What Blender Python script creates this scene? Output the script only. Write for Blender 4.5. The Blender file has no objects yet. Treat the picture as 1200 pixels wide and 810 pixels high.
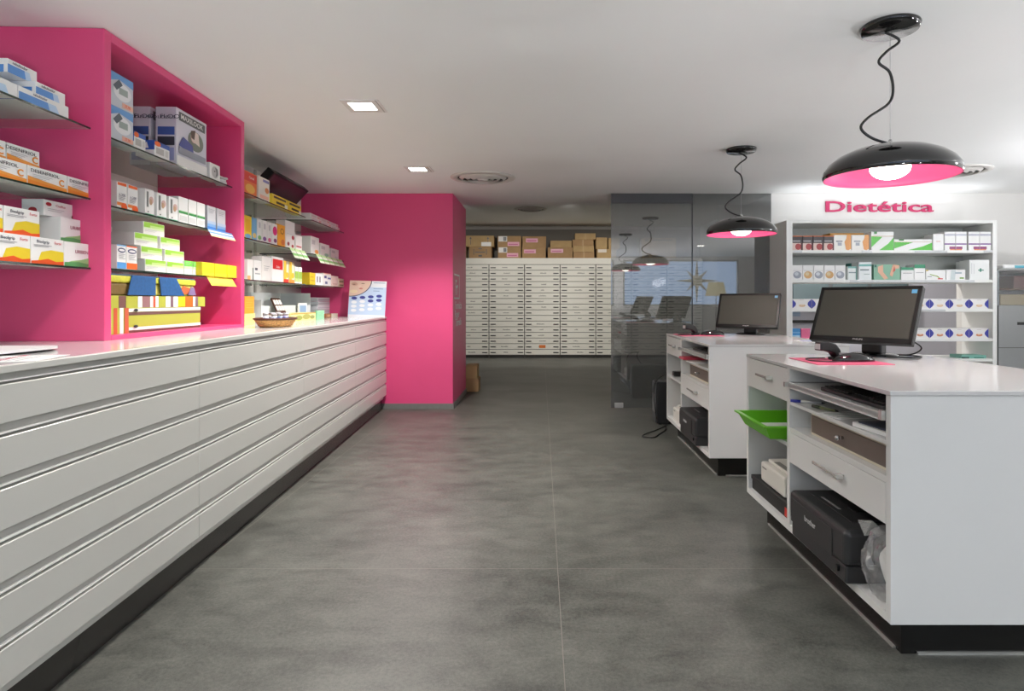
import bpy, bmesh, math, random
from mathutils import Vector, Matrix
random.seed(7)
PI = math.pi
SC = bpy.context.scene
COL = SC.collection
F, CX, CY, EYE = 730.0, 634.0, 352.5, 1.25          # focal length in px, vanishing point, eye height
TH = math.atan(0.05); CS, SN = math.cos(TH), math.sin(TH)   # sales wall runs 2.9 degrees off the room axis
ORD = ['first', 'second', 'third', 'fourth', 'fifth', 'sixth', 'seventh', 'eighth', 'ninth', 'tenth']

# ------------------------------------------------------------------ materials
def lin(c):
    out = []
    for v in c[:3]:
        v /= 255.0
        out.append(v / 12.92 if v <= 0.04045 else ((v + 0.055) / 1.055) ** 2.4)
    return (*out, 1.0)

MATS = {}
def mat(col, rough=0.5, metal=0.0, name=None, spec=0.5, noise=0.0, nscale=30.0, coat=0.0, bump=0.0):
    key = (tuple(col), rough, metal, name, spec, noise, coat, bump)
    if key in MATS: return MATS[key]
    m = bpy.data.materials.new(name or 'surface'); m.use_nodes = True
    nt = m.node_tree; b = nt.nodes['Principled BSDF']
    b.inputs['Base Color'].default_value = lin(col)
    b.inputs['Roughness'].default_value = rough
    b.inputs['Metallic'].default_value = metal
    b.inputs['Specular IOR Level'].default_value = spec
    b.inputs['Coat Weight'].default_value = coat
    b.inputs['Coat Roughness'].default_value = 0.08
    if noise or bump:
        tc = nt.nodes.new('ShaderNodeTexCoord'); nz = nt.nodes.new('ShaderNodeTexNoise')
        nz.inputs['Scale'].default_value = nscale; nz.inputs['Detail'].default_value = 6
        nt.links.new(tc.outputs['Object'], nz.inputs['Vector'])
        if noise:
            rp = nt.nodes.new('ShaderNodeValToRGB'); c = lin(col)
            rp.color_ramp.elements[0].position = 0.3; rp.color_ramp.elements[1].position = 0.7
            rp.color_ramp.elements[0].color = [x * (1 - noise) for x in c[:3]] + [1]
            rp.color_ramp.elements[1].color = [min(1, x * (1 + noise)) for x in c[:3]] + [1]
            nt.links.new(nz.outputs['Fac'], rp.inputs['Fac']); nt.links.new(rp.outputs['Color'], b.inputs['Base Color'])
        if bump:
            bp = nt.nodes.new('ShaderNodeBump'); bp.inputs['Strength'].default_value = bump; bp.inputs['Distance'].default_value = 0.002
            nt.links.new(nz.outputs['Fac'], bp.inputs['Height']); nt.links.new(bp.outputs['Normal'], b.inputs['Normal'])
    MATS[key] = m
    return m

def emis(col, strength, name):
    m = bpy.data.materials.new(name); m.use_nodes = True; nt = m.node_tree
    nt.nodes.remove(nt.nodes['Principled BSDF'])
    e = nt.nodes.new('ShaderNodeEmission'); e.inputs['Color'].default_value = lin(col); e.inputs['Strength'].default_value = strength
    nt.links.new(e.outputs[0], nt.nodes['Material Output'].inputs['Surface'])
    return m

def pane_mat(name, tint, gloss, rough=0.0, base=0.0, basecol=(255, 255, 255), fres=None):
    """see-through sheet: tinted transparency + mirror reflection (+ a little milky body)"""
    m = bpy.data.materials.new(name); m.use_nodes = True; nt = m.node_tree
    nt.nodes.remove(nt.nodes['Principled BSDF'])
    t = nt.nodes.new('ShaderNodeBsdfTransparent'); t.inputs['Color'].default_value = (*tint, 1)
    g = nt.nodes.new('ShaderNodeBsdfGlossy'); g.inputs['Roughness'].default_value = rough
    mx = nt.nodes.new('ShaderNodeMixShader'); mx.inputs['Fac'].default_value = gloss
    if fres:
        fr = nt.nodes.new('ShaderNodeFresnel'); fr.inputs['IOR'].default_value = fres
        nt.links.new(fr.outputs[0], mx.inputs['Fac'])
    nt.links.new(t.outputs[0], mx.inputs[1]); nt.links.new(g.outputs[0], mx.inputs[2])
    out = mx
    if base:
        d = nt.nodes.new('ShaderNodeBsdfDiffuse'); d.inputs['Color'].default_value = lin(basecol)
        m2 = nt.nodes.new('ShaderNodeMixShader'); m2.inputs['Fac'].default_value = base
        nt.links.new(mx.outputs[0], m2.inputs[1]); nt.links.new(d.outputs[0], m2.inputs[2]); out = m2
    nt.links.new(out.outputs[0], nt.nodes['Material Output'].inputs['Surface'])
    return m

def floor_mat():
    m = bpy.data.materials.new('concrete_tile'); m.use_nodes = True; nt = m.node_tree; N = nt.nodes.new; L = nt.links.new
    b = nt.nodes['Principled BSDF']; tc = N('ShaderNodeTexCoord')
    def noise(scale, detail, stretch=(1, 1, 1), dist=0.0):
        mp = N('ShaderNodeMapping'); mp.inputs['Scale'].default_value = stretch
        L(tc.outputs['Object'], mp.inputs['Vector'])
        n = N('ShaderNodeTexNoise'); n.inputs['Scale'].default_value = scale; n.inputs['Detail'].default_value = detail
        n.inputs['Roughness'].default_value = 0.65; n.inputs['Distortion'].default_value = dist
        L(mp.outputs[0], n.inputs['Vector']); return n.outputs['Fac']
    big = noise(1.6, 5, (0.7, 1.3, 1), 0.6); mid = noise(7, 8, (0.8, 1.4, 1), 0.4); fine = noise(70, 6)
    def mul_add(a, k, c):
        n = N('ShaderNodeMath'); n.operation = 'MULTIPLY_ADD'; L(a, n.inputs[0]); n.inputs[1].default_value = k
        if isinstance(c, float): n.inputs[2].default_value = c
        else: L(c, n.inputs[2])
        return n.outputs[0]
    grain = noise(240, 3); v = mul_add(grain, 0.45, mul_add(fine, 0.55, mul_add(mid, 0.6, mul_add(big, 0.55, -0.575))))
    rp = N('ShaderNodeValToRGB'); e = rp.color_ramp.elements
    e[0].position = 0.30; e[0].color = lin((60, 61, 57)); e[1].position = 0.72; e[1].color = lin((108, 109, 102))
    L(v, rp.inputs['Fac'])
    # grout lines of 1.69 x 1.459 m tiles
    sp = N('ShaderNodeSeparateXYZ'); L(tc.outputs['Object'], sp.inputs[0])
    def line(sock, off, pitch, w):
        a = N('ShaderNodeMath'); a.operation = 'SUBTRACT'; L(sock, a.inputs[0]); a.inputs[1].default_value = off
        p = N('ShaderNodeMath'); p.operation = 'PINGPONG'; L(a.outputs[0], p.inputs[0]); p.inputs[1].default_value = pitch / 2
        c = N('ShaderNodeMath'); c.operation = 'LESS_THAN'; L(p.outputs[0], c.inputs[0]); c.inputs[1].default_value = w
        return c.outputs[0]
    mxm = N('ShaderNodeMath'); mxm.operation = 'MAXIMUM'
    L(line(sp.outputs['X'], 0.0776, 1.69, 0.0016), mxm.inputs[0]); L(line(sp.outputs['Y'], 2.905, 1.459, 0.0014), mxm.inputs[1])
    mc = N('ShaderNodeMix'); mc.data_type = 'RGBA'
    L(mxm.outputs[0], mc.inputs['Factor']); L(rp.outputs['Color'], mc.inputs['A']); mc.inputs['B'].default_value = lin((122, 118, 110))
    L(mc.outputs['Result'], b.inputs['Base Color'])
    rr = mul_add(mid, 0.25, 0.33); L(rr, b.inputs['Roughness'])
    bp = N('ShaderNodeBump'); bp.inputs['Strength'].default_value = 0.15; bp.inputs['Distance'].default_value = 0.002
    L(fine, bp.inputs['Height']); L(bp.outputs[0], b.inputs['Normal'])
    return m

PINK = mat((228, 78, 132), 0.42, name='pink_paint', noise=0.02, nscale=3)
PINKL = mat((226, 78, 130), 0.3, name='pink_lacquer')
WALL = mat((226, 224, 220), 0.7, name='white_wall_paint', noise=0.01, nscale=4)
CEIL = mat((245, 245, 243), 0.85, name='ceiling_paint', noise=0.008, nscale=2)
LACQ = mat((226, 226, 224), 0.18, name='white_lacquer')
LACQ2 = mat((205, 205, 199), 0.30, name='pale_grey_slat')
TOPW = mat((211, 210, 209), 0.12, name='polished_worktop')
ALU = mat((214, 213, 208), 0.25, 0.6, name='brushed_aluminium')
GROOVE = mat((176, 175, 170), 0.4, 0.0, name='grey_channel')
GROOVE2 = mat((140, 139, 134), 0.45, name='grey_channel_lip'); HILITE = mat((244, 244, 240), 0.25, name='painted_profile_highlight')  # profile's highlight line is put into the colour as near-white
DARKG = mat((70, 69, 66), 0.5, name='dark_seam')
CHROME = mat((205, 205, 205), 0.15, 1.0, name='chrome')
BLACK = mat((22, 22, 22), 0.35, name='black_plastic')
BLACKG = mat((16, 16, 16), 0.06, name='gloss_black', coat=0.5)
BLACKM = mat((38, 38, 38), 0.55, name='matt_black', bump=0.1, nscale=300)
PLINTH = mat((20, 19, 18), 0.12, name='black_plinth')
CARD = mat((176, 142, 100), 0.8, name='corrugated_cardboard', noise=0.06, nscale=8)
CARD2 = mat((190, 160, 112), 0.8, name='pale_cardboard', noise=0.06, nscale=8)
WHITE = mat((240, 240, 238), 0.45, name='white_print')
GEDGE = mat((34, 52, 44), 0.1, name='glass_edge')
SHGLASS = pane_mat('shelf_glass', (0.93, 0.97, 0.95), 0.08, base=0.10, basecol=(226, 238, 230))
ACRYL = pane_mat('milky_acrylic', (0.9, 0.93, 0.92), 0.08, base=0.75, basecol=(240, 243, 243))
DOORGLASS = pane_mat('tinted_glass', (0.70, 0.71, 0.71), 0.22, base=0.24, basecol=(104, 107, 106))
WINGLASS = pane_mat('clear_glass', (0.95, 0.97, 0.98), 0.06)
FILM = pane_mat('plastic_film', (0.97, 0.97, 0.97), 0.16, rough=0.1, base=0.12)

# ------------------------------------------------------------------ mesh builder
_glyphs = {}
def glyph(text, bold):
    k = (text, bold)
    if k in _glyphs: return _glyphs[k]
    cu = bpy.data.curves.new('glyph', 'FONT'); cu.body = text; cu.size = 1.0; cu.align_x = 'CENTER'; cu.align_y = 'CENTER'
    cu.offset = bold; cu.resolution_u = 3; cu.extrude = 0.5
    o = bpy.data.objects.new('glyph', cu); COL.objects.link(o)
    dg = bpy.context.evaluated_depsgraph_get(); me = bpy.data.meshes.new_from_object(o.evaluated_get(dg))
    COL.objects.unlink(o); bpy.data.objects.remove(o)
    _glyphs[k] = me
    return me

class MB:
    def __init__(s): s.bm = bmesh.new(); s.ms = []
    def mi(s, m):
        if m not in s.ms: s.ms.append(m)
        return s.ms.index(m)
    def merge(s, tb, m, M=None, smooth=False):
        i = s.mi(m)
        for f in tb.faces: f.material_index = i; f.smooth = smooth
        if M is not None: bmesh.ops.transform(tb, matrix=M, verts=tb.verts)
        me = bpy.data.meshes.new('t'); tb.to_mesh(me); tb.free(); s.bm.from_mesh(me); bpy.data.meshes.remove(me)
        return s
    def box(s, x0, x1, y0, y1, z0, z1, m, bev=0.0, seg=2, M=None):
        tb = bmesh.new(); bmesh.ops.create_cube(tb, size=1)
        for v in tb.verts:
            v.co = Vector((x0 + (v.co.x + .5) * (x1 - x0), y0 + (v.co.y + .5) * (y1 - y0), z0 + (v.co.z + .5) * (z1 - z0)))
        if bev: bmesh.ops.bevel(tb, geom=list(tb.edges), offset=bev, segments=seg, profile=0.5, affect='EDGES')
        return s.merge(tb, m, M)
    def poly(s, pts, m, thick=None, M=None):
        """planar polygon, optionally extruded along the vector thick"""
        tb = bmesh.new(); vs = [tb.verts.new(p) for p in pts]; f = tb.faces.new(vs)
        if thick is not None:
            r = bmesh.ops.extrude_face_region(tb, geom=[f]); t = Vector(thick)
            for g in r['geom']:
                if isinstance(g, bmesh.types.BMVert): g.co += t
            bmesh.ops.recalc_face_normals(tb, faces=tb.faces)
        return s.merge(tb, m, M)
    def cyl(s, x, y, z0, z1, r, m, n=24, r2=None, M=None, smooth=True):
        tb = bmesh.new(); bmesh.ops.create_cone(tb, cap_ends=True, segments=n, radius1=r, radius2=r if r2 is None else r2, depth=z1 - z0)
        bmesh.ops.translate(tb, vec=(x, y, (z0 + z1) / 2), verts=tb.verts)
        i = s.mi(m)
        for f in tb.faces: f.smooth = len(f.verts) == 4
        for f in tb.faces: f.material_index = i
        if M is not None: bmesh.ops.transform(tb, matrix=M, verts=tb.verts)
        me = bpy.data.meshes.new('t'); tb.to_mesh(me); tb.free(); s.bm.from_mesh(me); bpy.data.meshes.remove(me)
        return s
    def ball(s, c, r, m, sc=(1, 1, 1), n=20):
        tb = bmesh.new(); bmesh.ops.create_uvsphere(tb, u_segments=n, v_segments=n // 2, radius=r)
        for v in tb.verts: v.co = Vector((c[0] + v.co.x * sc[0], c[1] + v.co.y * sc[1], c[2] + v.co.z * sc[2]))
        return s.merge(tb, m, None, True)
    def lathe(s, prof, m, c=(0, 0, 0), n=48, sx=1, sy=1):
        tb = bmesh.new(); rings = []
        for r, z in prof:
            rings.append([tb.verts.new((c[0] + sx * r * math.cos(2 * PI * k / n), c[1] + sy * r * math.sin(2 * PI * k / n), c[2] + z)) for k in range(n)])
        for a, b in zip(rings, rings[1:]):
            for k in range(n): tb.faces.new((a[k], a[(k + 1) % n], b[(k + 1) % n], b[k]))
        for ring, (r, z), rev in ((rings[0], prof[0], True), (rings[-1], prof[-1], False)):
            if r < 0.02: tb.faces.new(ring[::-1] if rev else ring)
        return s.merge(tb, m, None, True)
    def tube(s, pts, r, m, n=8, closed=False, sub=6):
        P = [Vector(p) for p in pts]
        if sub > 1 and len(P) > 2:
            Q = []; N_ = len(P)
            rng = range(N_ if closed else N_ - 1)
            for i in rng:
                if closed: p0, p1, p2, p3 = P[i - 1], P[i], P[(i + 1) % N_], P[(i + 2) % N_]
                else: p0, p1, p2, p3 = P[max(i - 1, 0)], P[i], P[i + 1], P[min(i + 2, N_ - 1)]
                for k in range(sub):
                    t = k / sub
                    Q.append(0.5 * ((2 * p1) + (p2 - p0) * t + (2 * p0 - 5 * p1 + 4 * p2 - p3) * t * t + (3 * p1 - p0 - 3 * p2 + p3) * t ** 3))
            if not closed: Q.append(P[-1])
            P = Q
        tb = bmesh.new(); rings = []; up = Vector((0, 0, 1)); NP = len(P)
        for i, p in enumerate(P):
            d = (P[(i + 1) % NP] - P[i - 1]) if closed else (P[min(i + 1, NP - 1)] - P[max(i - 1, 0)])
            d.normalize()
            if i == 0: a = d.orthogonal()
            else: a = a - d * a.dot(d)
            a = a.normalized(); b = d.cross(a)
            rings.append([tb.verts.new(p + r * (math.cos(2 * PI * k / n) * a + math.sin(2 * PI * k / n) * b)) for k in range(n)])
        for i in range(NP if closed else NP - 1):
            A, B = rings[i], rings[(i + 1) % NP]
            for k in range(n): tb.faces.new((A[k], A[(k + 1) % n], B[(k + 1) % n], B[k]))
        if not closed: tb.faces.new(rings[0]); tb.faces.new(rings[-1][::-1])
        bmesh.ops.recalc_face_normals(tb, faces=tb.faces)
        return s.merge(tb, m, None, True)
    def text(s, body, c, size, m, x=(1, 0, 0), up=(0, 0, 1), t=0.0006, sx=1.0, bold=0.0):
        x = Vector(x).normalized(); up = Vector(up).normalized(); n = x.cross(up)
        M = Matrix(((x.x * size * sx, up.x * size, n.x * t, c[0]), (x.y * size * sx, up.y * size, n.y * t, c[1]), (x.z * size * sx, up.z * size, n.z * t, c[2]), (0, 0, 0, 1)))
        tb = bmesh.new(); tb.from_mesh(glyph(body, bold))
        return s.merge(tb, m, M)
    def build(s, name, parent=None, off=(0, 0, 0), label=None):
        me = bpy.data.meshes.new(name)
        if any(off): bmesh.ops.translate(s.bm, vec=(-off[0], -off[1], -off[2]), verts=s.bm.verts)
        s.bm.normal_update(); s.bm.to_mesh(me); s.bm.free()
        for m in s.ms: me.materials.append(m)
        o = bpy.data.objects.new(name, me); COL.objects.link(o)
        if parent is not None: o.parent = parent
        if label: o['label'] = label
        return o

def tag(o, label, cat, group=None):
    o['label'] = label; o['category'] = cat
    if group: o['group'] = group
    return o
def thing(name, label, cat, loc=(0, 0, 0), rot=0.0, group=None):
    o = bpy.data.objects.new(name, None); COL.objects.link(o); o.empty_display_size = 0.05
    o.location = loc; o.rotation_euler = (0, 0, rot)
    return tag(o, label, cat, group)
def put(o, loc, rot=0.0):
    o.location = loc; o.rotation_euler = (0, 0, rot); return o
def struct(name, mb, parent=None):
    o = mb.build(name, parent)
    if parent is None: o['kind'] = 'structure'
    return o
def dup(root, loc, rot=None, label=None, group=None, flip=None):
    def cp(o, parent):
        c = o.copy(); COL.objects.link(c)
        if parent is not None: c.parent = parent
        for ch in [k for k in o.children]: cp(ch, c)
        return c
    r = cp(root, None); r.location = loc
    if rot is not None: r.rotation_euler = (0, 0, rot)
    if label: r['label'] = label
    if group: r['group'] = group
    return r

# ------------------------------------------------------------------ survey helpers
def K(x): return (x - CX) / F
def Lp(u, v, z=0.0): return (u * CS - v * SN, u * SN + v * CS, z)           # sales-wall frame -> room
def LV(x, u):                                                              # where a sight line meets the plane u
    k = K(x); Y = u / (k * CS + SN); return -k * Y * SN + Y * CS

# ------------------------------------------------------------------ cartons
def carton(name, label, cat, W, D, H, base, decor=(), group=None, bev=0.0012):
    """a printed carton: width W along x, depth D along +y, front face on y = 0"""
    b = MB(); bm_ = base if not isinstance(base, tuple) else mat(base, 0.45, name='carton_board')
    b.box(0, W, 0, D, 0, H, bm_, bev, 1)
    k = {'f': 0, 'l': 0, 't': 0, 'r': 0}
    for d in decor:
        face = 'f'
        if d[0] in 'fltr' and len(d[0]) == 1 and isinstance(d[1], str) and d[1] in ('R', 'E', 'T', 'P'): face, d = d[0], d[1:]
        k[face] += 1; e = 0.0005 * k[face]
        if face == 'f': w, h = W, H; pt = lambda a, c: (a * W, -e, c * H); ax, up = (1, 0, 0), (0, 0, 1)
        elif face == 'l': w, h = D, H; pt = lambda a, c: (-e, D - a * D, c * H); ax, up = (0, -1, 0), (0, 0, 1)
        elif face == 'r': w, h = D, H; pt = lambda a, c: (W + e, a * D, c * H); ax, up = (0, 1, 0), (0, 0, 1)
        else: w, h = W, D; pt = lambda a, c: (a * W, c * D, H + e); ax, up = (1, 0, 0), (0, 1, 0)
        n = Vector(ax).cross(Vector(up)) * -0.0003
        if d[0] == 'R': b.poly([pt(d[1], d[2]), pt(d[3], d[2]), pt(d[3], d[4]), pt(d[1], d[4])], mat(d[5], 0.4, name='ink'), n)
        elif d[0] == 'E':
            b.poly([pt(d[1] + d[3] * math.cos(2 * PI * q / 20), d[2] + d[4] * math.sin(2 * PI * q / 20)) for q in range(20)], mat(d[5], 0.4, name='ink'), n)
        elif d[0] == 'P': b.poly([pt(*q) for q in d[1]], mat(d[2], 0.4, name='ink'), n)
        elif d[0] == 'T':
            b.text(d[1], pt(d[2], d[3]), d[4] * h, mat(d[5], 0.4, name='ink'), ax, up, 0.0004, d[6] if len(d) > 6 else 1.0, d[7] if len(d) > 7 else 0.0)
    o = b.build(name)
    return tag(o, label, cat, group)

def LB(name, label, x0, x1, uf, z, h, d, base, decor=(), group=None, cat='box', v=None):
    """carton on the sales-wall shelves whose front spans the sight lines x0..x1 on the plane u = uf"""
    v0, v1 = v if v else (LV(x0, uf), LV(x1, uf))
    o = carton(name, label, cat, v1 - v0 - 0.003, d, h, base, decor, group)
    return put(o, Lp(uf, v0, z), PI / 2 + TH)

# ================================================================== SETTING
CH = 2.49
struct('floor', MB().box(-3.6, 6.8, -3.2, 14.3, -0.12, 0, floor_mat()))
struct('ceiling', MB().box(-3.6, 6.8, -3.2, 8.05, CH, 2.93, CEIL).box(-3.6, 6.8, 8.05, 14.3, 2.93, 3.05, CEIL))
wl = MB().box(-2.52, -2.40, -3.0, 7.3, 0, CH, WALL)
o = struct('wall_left', wl); put(o, (0, 0, 0), TH)
struct('wall_center', MB().box(-3.6, -1.02, 7.2, 8.45, 0, CH, PINK))
bb = MB().box(-1.9, -1.008, 7.188, 7.2, 0, 0.062, mat((120, 119, 116), 0.4, name='grey_skirting', noise=0.05)).box(-1.02, -1.008, 7.2, 8.45, 0, 0.062, mat((120, 119, 116), 0.4, name='grey_skirting', noise=0.05))
struct('baseboard_center', bb)
struct('wall_back', MB().box(-3.6, 3.6, 14.12, 14.3, 0, 2.93, mat((112, 108, 100), 0.8, name='grey_back_wall')))
struct('trim_1', MB().box(-3.3, 3.6, 14.09, 14.12, 2.86, 2.93, mat((165, 162, 156), 0.7, name='cornice')))
struct('wall_storeroom_left', MB().box(-3.6, -3.4, 8.45, 14.12, 0, 2.93, WALL))
# wall with the lettering: closed above the shelves, open to the office behind them
wd = MB().box(2.66, 6.8, 7.2, 7.32, 1.47, CH, WALL).box(4.88, 6.8, 7.2, 7.32, 0, 1.47, WALL).box(2.66, 4.88, 7.2, 7.32, 0, 0.55, WALL)
struct('wall_dietetics', wd)
struct('wall_storeroom_right', MB().box(2.66, 2.78, 7.32, 9.3, 0, 2.93, WALL).box(3.6, 3.7, 9.4, 14.12, 0, 2.93, WALL))
OFF = mat((206, 206, 216), 0.7, name='lavender_white_paint')
struct('wall_office', MB().box(2.66, 6.8, 9.3, 9.4, 0, 2.93, OFF))
struct('wall_right', MB().box(6.7, 6.8, -3.2, 9.3, 0, 2.93, WALL))
# shop front behind the camera
wf = MB().box(-3.6, 6.8, -3.2, -3.05, 0, 1.1, WALL).box(-3.6, 6.8, -3.2, -3.05, 2.4, CH, WALL)
for x in (-3.6, -1.05, 2.05, 5.55): wf.box(x, x + (0.25 if x > -3.6 else 1.3), -3.2, -3.05, 1.1, 2.4, WALL)
wf.box(5.8, 6.8, -3.2, -3.05, 1.1, 2.4, WALL)
struct('wall_front', wf)
for i, (a, b_) in enumerate(((-2.3, -1.05), (-0.8, 2.05), (2.3, 5.55))):
    w = struct('window_%d' % (i + 1), MB().box(a, b_, -3.13, -3.12, 1.1, 2.4, WINGLASS))
    fr = MB()
    for p, q, r, t in ((a, a + .05, 1.1, 2.4), (b_ - .05, b_, 1.1, 2.4), (a, b_, 1.1, 1.15), (a, b_, 2.35, 2.4)): fr.box(p, q, -3.16, -3.09, r, t, ALU)
    fr.build('window_frame', w)
# tinted glass: a sliding door and a fixed pane
d1 = struct('door_1', MB().box(0.81, 1.742, 7.2, 7.21, 0.012, CH - 0.115, DOORGLASS))
MB().box(0.81, 1.742, 7.19, 7.22, CH - 0.115, CH - 0.002, mat((74, 74, 76), 0.35, name='dark_rail')).build('top_rail', d1)
MB().box(0.85, 0.95, 7.188, 7.222, 0.01, 0.07, mat((190, 190, 188), 0.3, 0.6, name='satin_steel'), 0.003).build('floor_fitting', d1)
w4 = struct('window_4', MB().box(1.752, 2.66, 7.2, 7.21, 0.0, CH - 0.002, DOORGLASS))
MB().box(1.742, 1.752, 7.196, 7.214, 0.0, CH - 0.002, mat((60, 62, 64), 0.3, 0.5, name='joint')).build('joint_strip', w4)

# lettering on the pink column
st = MB(); WL = mat((238, 226, 230), 0.5, name='white_vinyl')
for tx, z, s_ in (('Farmàcia', 1.19, 0.13), ('Roger', 1.085, 0.13), ('Torrelló', 0.985, 0.13)):
    st.text(tx, (-1.0185, 7.36 + 0.26 * len(tx) / 8 * 1.25, z), s_, WL, (0, 1, 0), (0, 0, 1), 0.001, 1.25, 0.006)
for z0, z1, y0, y1 in ((1.55, 1.57, 7.32, 7.78), (1.27, 1.29, 7.32, 7.78), (1.27, 1.57, 7.76, 7.78)): st.box(-1.02, -1.018, y0, y1, z0, z1, WL)
st.text('Fr', (-1.0185, 7.52, 1.40), 0.26, WL, (0, 1, 0), (0, 0, 1), 0.001, 1.0, 0.01)
tag(put(st.build('column_lettering', None, (-1.02, 7.5, 1.2)), (-1.02, 7.5, 1.2)), 'white vinyl pharmacy lettering with square bracket logo on side of pink column', 'sign')

# ================================================================== SALES COUNTER (left run)
UF, TZ = -1.42, 1.067
SL = [(0.166, 0.270), (0.308, 0.419), (0.460, 0.564), (0.605, 0.719), (0.757, 0.866), (0.905, 1.014)]
def sales_unit(v0, v1, label):
    base = (UF - 0.3, v0, 0); r = thing('sales_counter_unit', label, 'cabinet', Lp(*base), TH, 'slatted counter units')
    g = 0.0015
    MB().box(-2.38, UF - 0.035, v0 + g, v1 - g, 0.12, 1.03, LACQ2).build('carcass', r, base)
    for a, b in SL:
        MB().box(UF - 0.033, UF, v0 + g, v1 - g, a, b, LACQ2, 0.002, 1).build('front_panel', r, base)
    for (a, b), (c, d) in zip(SL, SL[1:] + [(1.05, 1.06)]):
        mb = MB(); h = c - b
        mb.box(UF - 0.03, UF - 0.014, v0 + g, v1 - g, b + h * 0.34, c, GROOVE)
        mb.box(UF - 0.03, UF - 0.002, v0 + g, v1 - g, b + h * 0.24, b + h * 0.36, HILITE)
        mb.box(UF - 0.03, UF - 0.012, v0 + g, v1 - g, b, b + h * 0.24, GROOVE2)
        mb.build('grip_channel', r, base)
    MB().box(-2.3, UF - 0.052, v0, v1, 0.0, 0.12, mat((52, 50, 47), 0.25, name='dark_plinth')).build('plinth', r, base)
    return r
VB = [0.03, 1.478, 2.926, 4.374, 5.822, 7.255]
for i in range(5):
    sales_unit(VB[i], VB[i + 1], ('white slatted counter unit ' + ['behind the viewpoint, closest to the street window', 'under the section with orange cartons, before the pink alcove', 'directly below the pink alcove', 'below the wicker basket and acrylic display', 'touching the pink column below the baby poster'][i]))
ct = MB().box(-2.40, UF - 0.004, 0.03, 7.255, 1.05, TZ, TOPW, 0.002, 1).box(UF - 0.02, UF + 0.004, 0.03, 7.255, 1.046, TZ + 0.0005, LACQ2, 0.002, 1)
tag(put(ct.build('countertop', None, (UF, 3.6, 1.05)), Lp(UF, 3.6, 1.05), TH), 'long polished white worktop running the length of the slatted counter', 'countertop')

# ------------------------------------------------------------------ pink alcove
VA0, VA1, AU = 2.975, 4.42, -1.84
ab = (-2.1, 3.7, TZ)
alc = thing('display_alcove', 'tall pink lacquered alcove unit with glass shelves standing on the slatted counter', 'shelving unit', Lp(*ab), TH)
MB().box(-2.398, AU, VA0 - 0.05, VA0, TZ, CH - 0.002, PINKL, 0.002, 1).build('side_panel', alc, ab)
MB().box(-2.398, AU, VA1 - 0.05, VA1, TZ, CH - 0.002, PINKL, 0.002, 1).build('side_panel', alc, ab)
MB().box(-2.398, AU, VA0, VA1 - 0.05, CH - 0.045, CH - 0.002, PINKL, 0.002, 1).build('top_panel', alc, ab)
MB().box(-2.398, AU, VA0, VA1 - 0.05, TZ, TZ + 0.022, PINKL, 0.002, 1).build('base_panel', alc, ab)
SZ = (2.03, 1.705, 1.405)
def glass_slab(v0, v1, z, u0=-2.398, u1=-1.90, holder=True):
    mb = MB().box(u0, u1, v0, v1, z - 0.008, z, SHGLASS)
    mb.box(u1, u1 + 0.0015, v0, v1, z - 0.008, z, GEDGE).box(u0, u1, v0 - 0.0015, v0, z - 0.008, z, GEDGE)
    return mb
for z in SZ:
    s_ = glass_slab(VA0 + 0.002, VA1 - 0.052, z).build('glass_shelf', alc, ab)
# the neighbouring pink partition face carries wall shelves on its near side
def wall_shelf(v0, v1, z, label, group):
    b = (-2.15, (v0 + v1) / 2, z)
    r = thing('glass_wall_shelf', label, 'shelf', Lp(*b), TH, group)
    glass_slab(v0, v1, z).build('glass_panel', r, b)
    for vv in (v0 + 0.06, v1 - 0.1):
        MB().box(-2.40, -2.36, vv, vv + 0.03, z - 0.02, z + 0.006, CHROME, 0.002, 1).build('bracket', r, b)
for i, z in enumerate((2.035, 1.715, 1.40)):
    wall_shelf(1.7, VA0 - 0.052, z, ('upper', 'middle', 'lower')[i] + ' glass shelf fixed against the near pink partition carrying ' + ('blue and white cartons', 'orange and white cartons', 'yellow and green cartons')[i], 'glass shelves before the alcove')
for i, z in enumerate((2.03, 1.705, 1.405)):
    wall_shelf(VA1 + 0.005, 5.9, z, ('upper', 'middle', 'lower')[i] + ' glass shelf on pale wall just past the alcove, ' + ('under the tilted dark screen', 'with colourful tea cartons', 'with red and yellow cartons')[i], 'glass shelves past the alcove')
    wall_shelf(6.1, 7.24, z, ('upper', 'middle', 'lower')[i] + ' glass shelf meeting the big pink column, ' + ('holding flat white packs', 'fringed with green tickets', 'holding small mixed cartons')[i], 'glass shelves beside the column')
tag(put(MB().box(-2.40, -2.382, 5.965, 6.0, TZ, CH - 0.01, mat((196, 194, 190), 0.4, 0.3, name='rail'), 0.002, 1).build('shelf_upright', None, (-2.39, 5.98, TZ)), Lp(-2.39, 5.98, TZ), TH), 'slim grey upright rail on pale wall between the two glass shelf runs', 'rail')

# ================================================================== PRODUCTS
W_ = (238, 238, 236); GREY = (120, 120, 125); NAVY = (44, 50, 128); RED = (205, 45, 40); ORG = (240, 110, 40); YEL = (238, 206, 40); GRN = (120, 190, 60); DGRN = (30, 130, 90); BLU = (70, 130, 200)
def lines(x0, x1, z, n, dz=0.06, c=(150, 150, 155), h=0.018): return [('R', x0, z - i * dz, x0 + (x1 - x0) * (1 - 0.17 * (i % 3)), z - i * dz + h, c) for i in range(n)]
UL = -1.91
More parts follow.
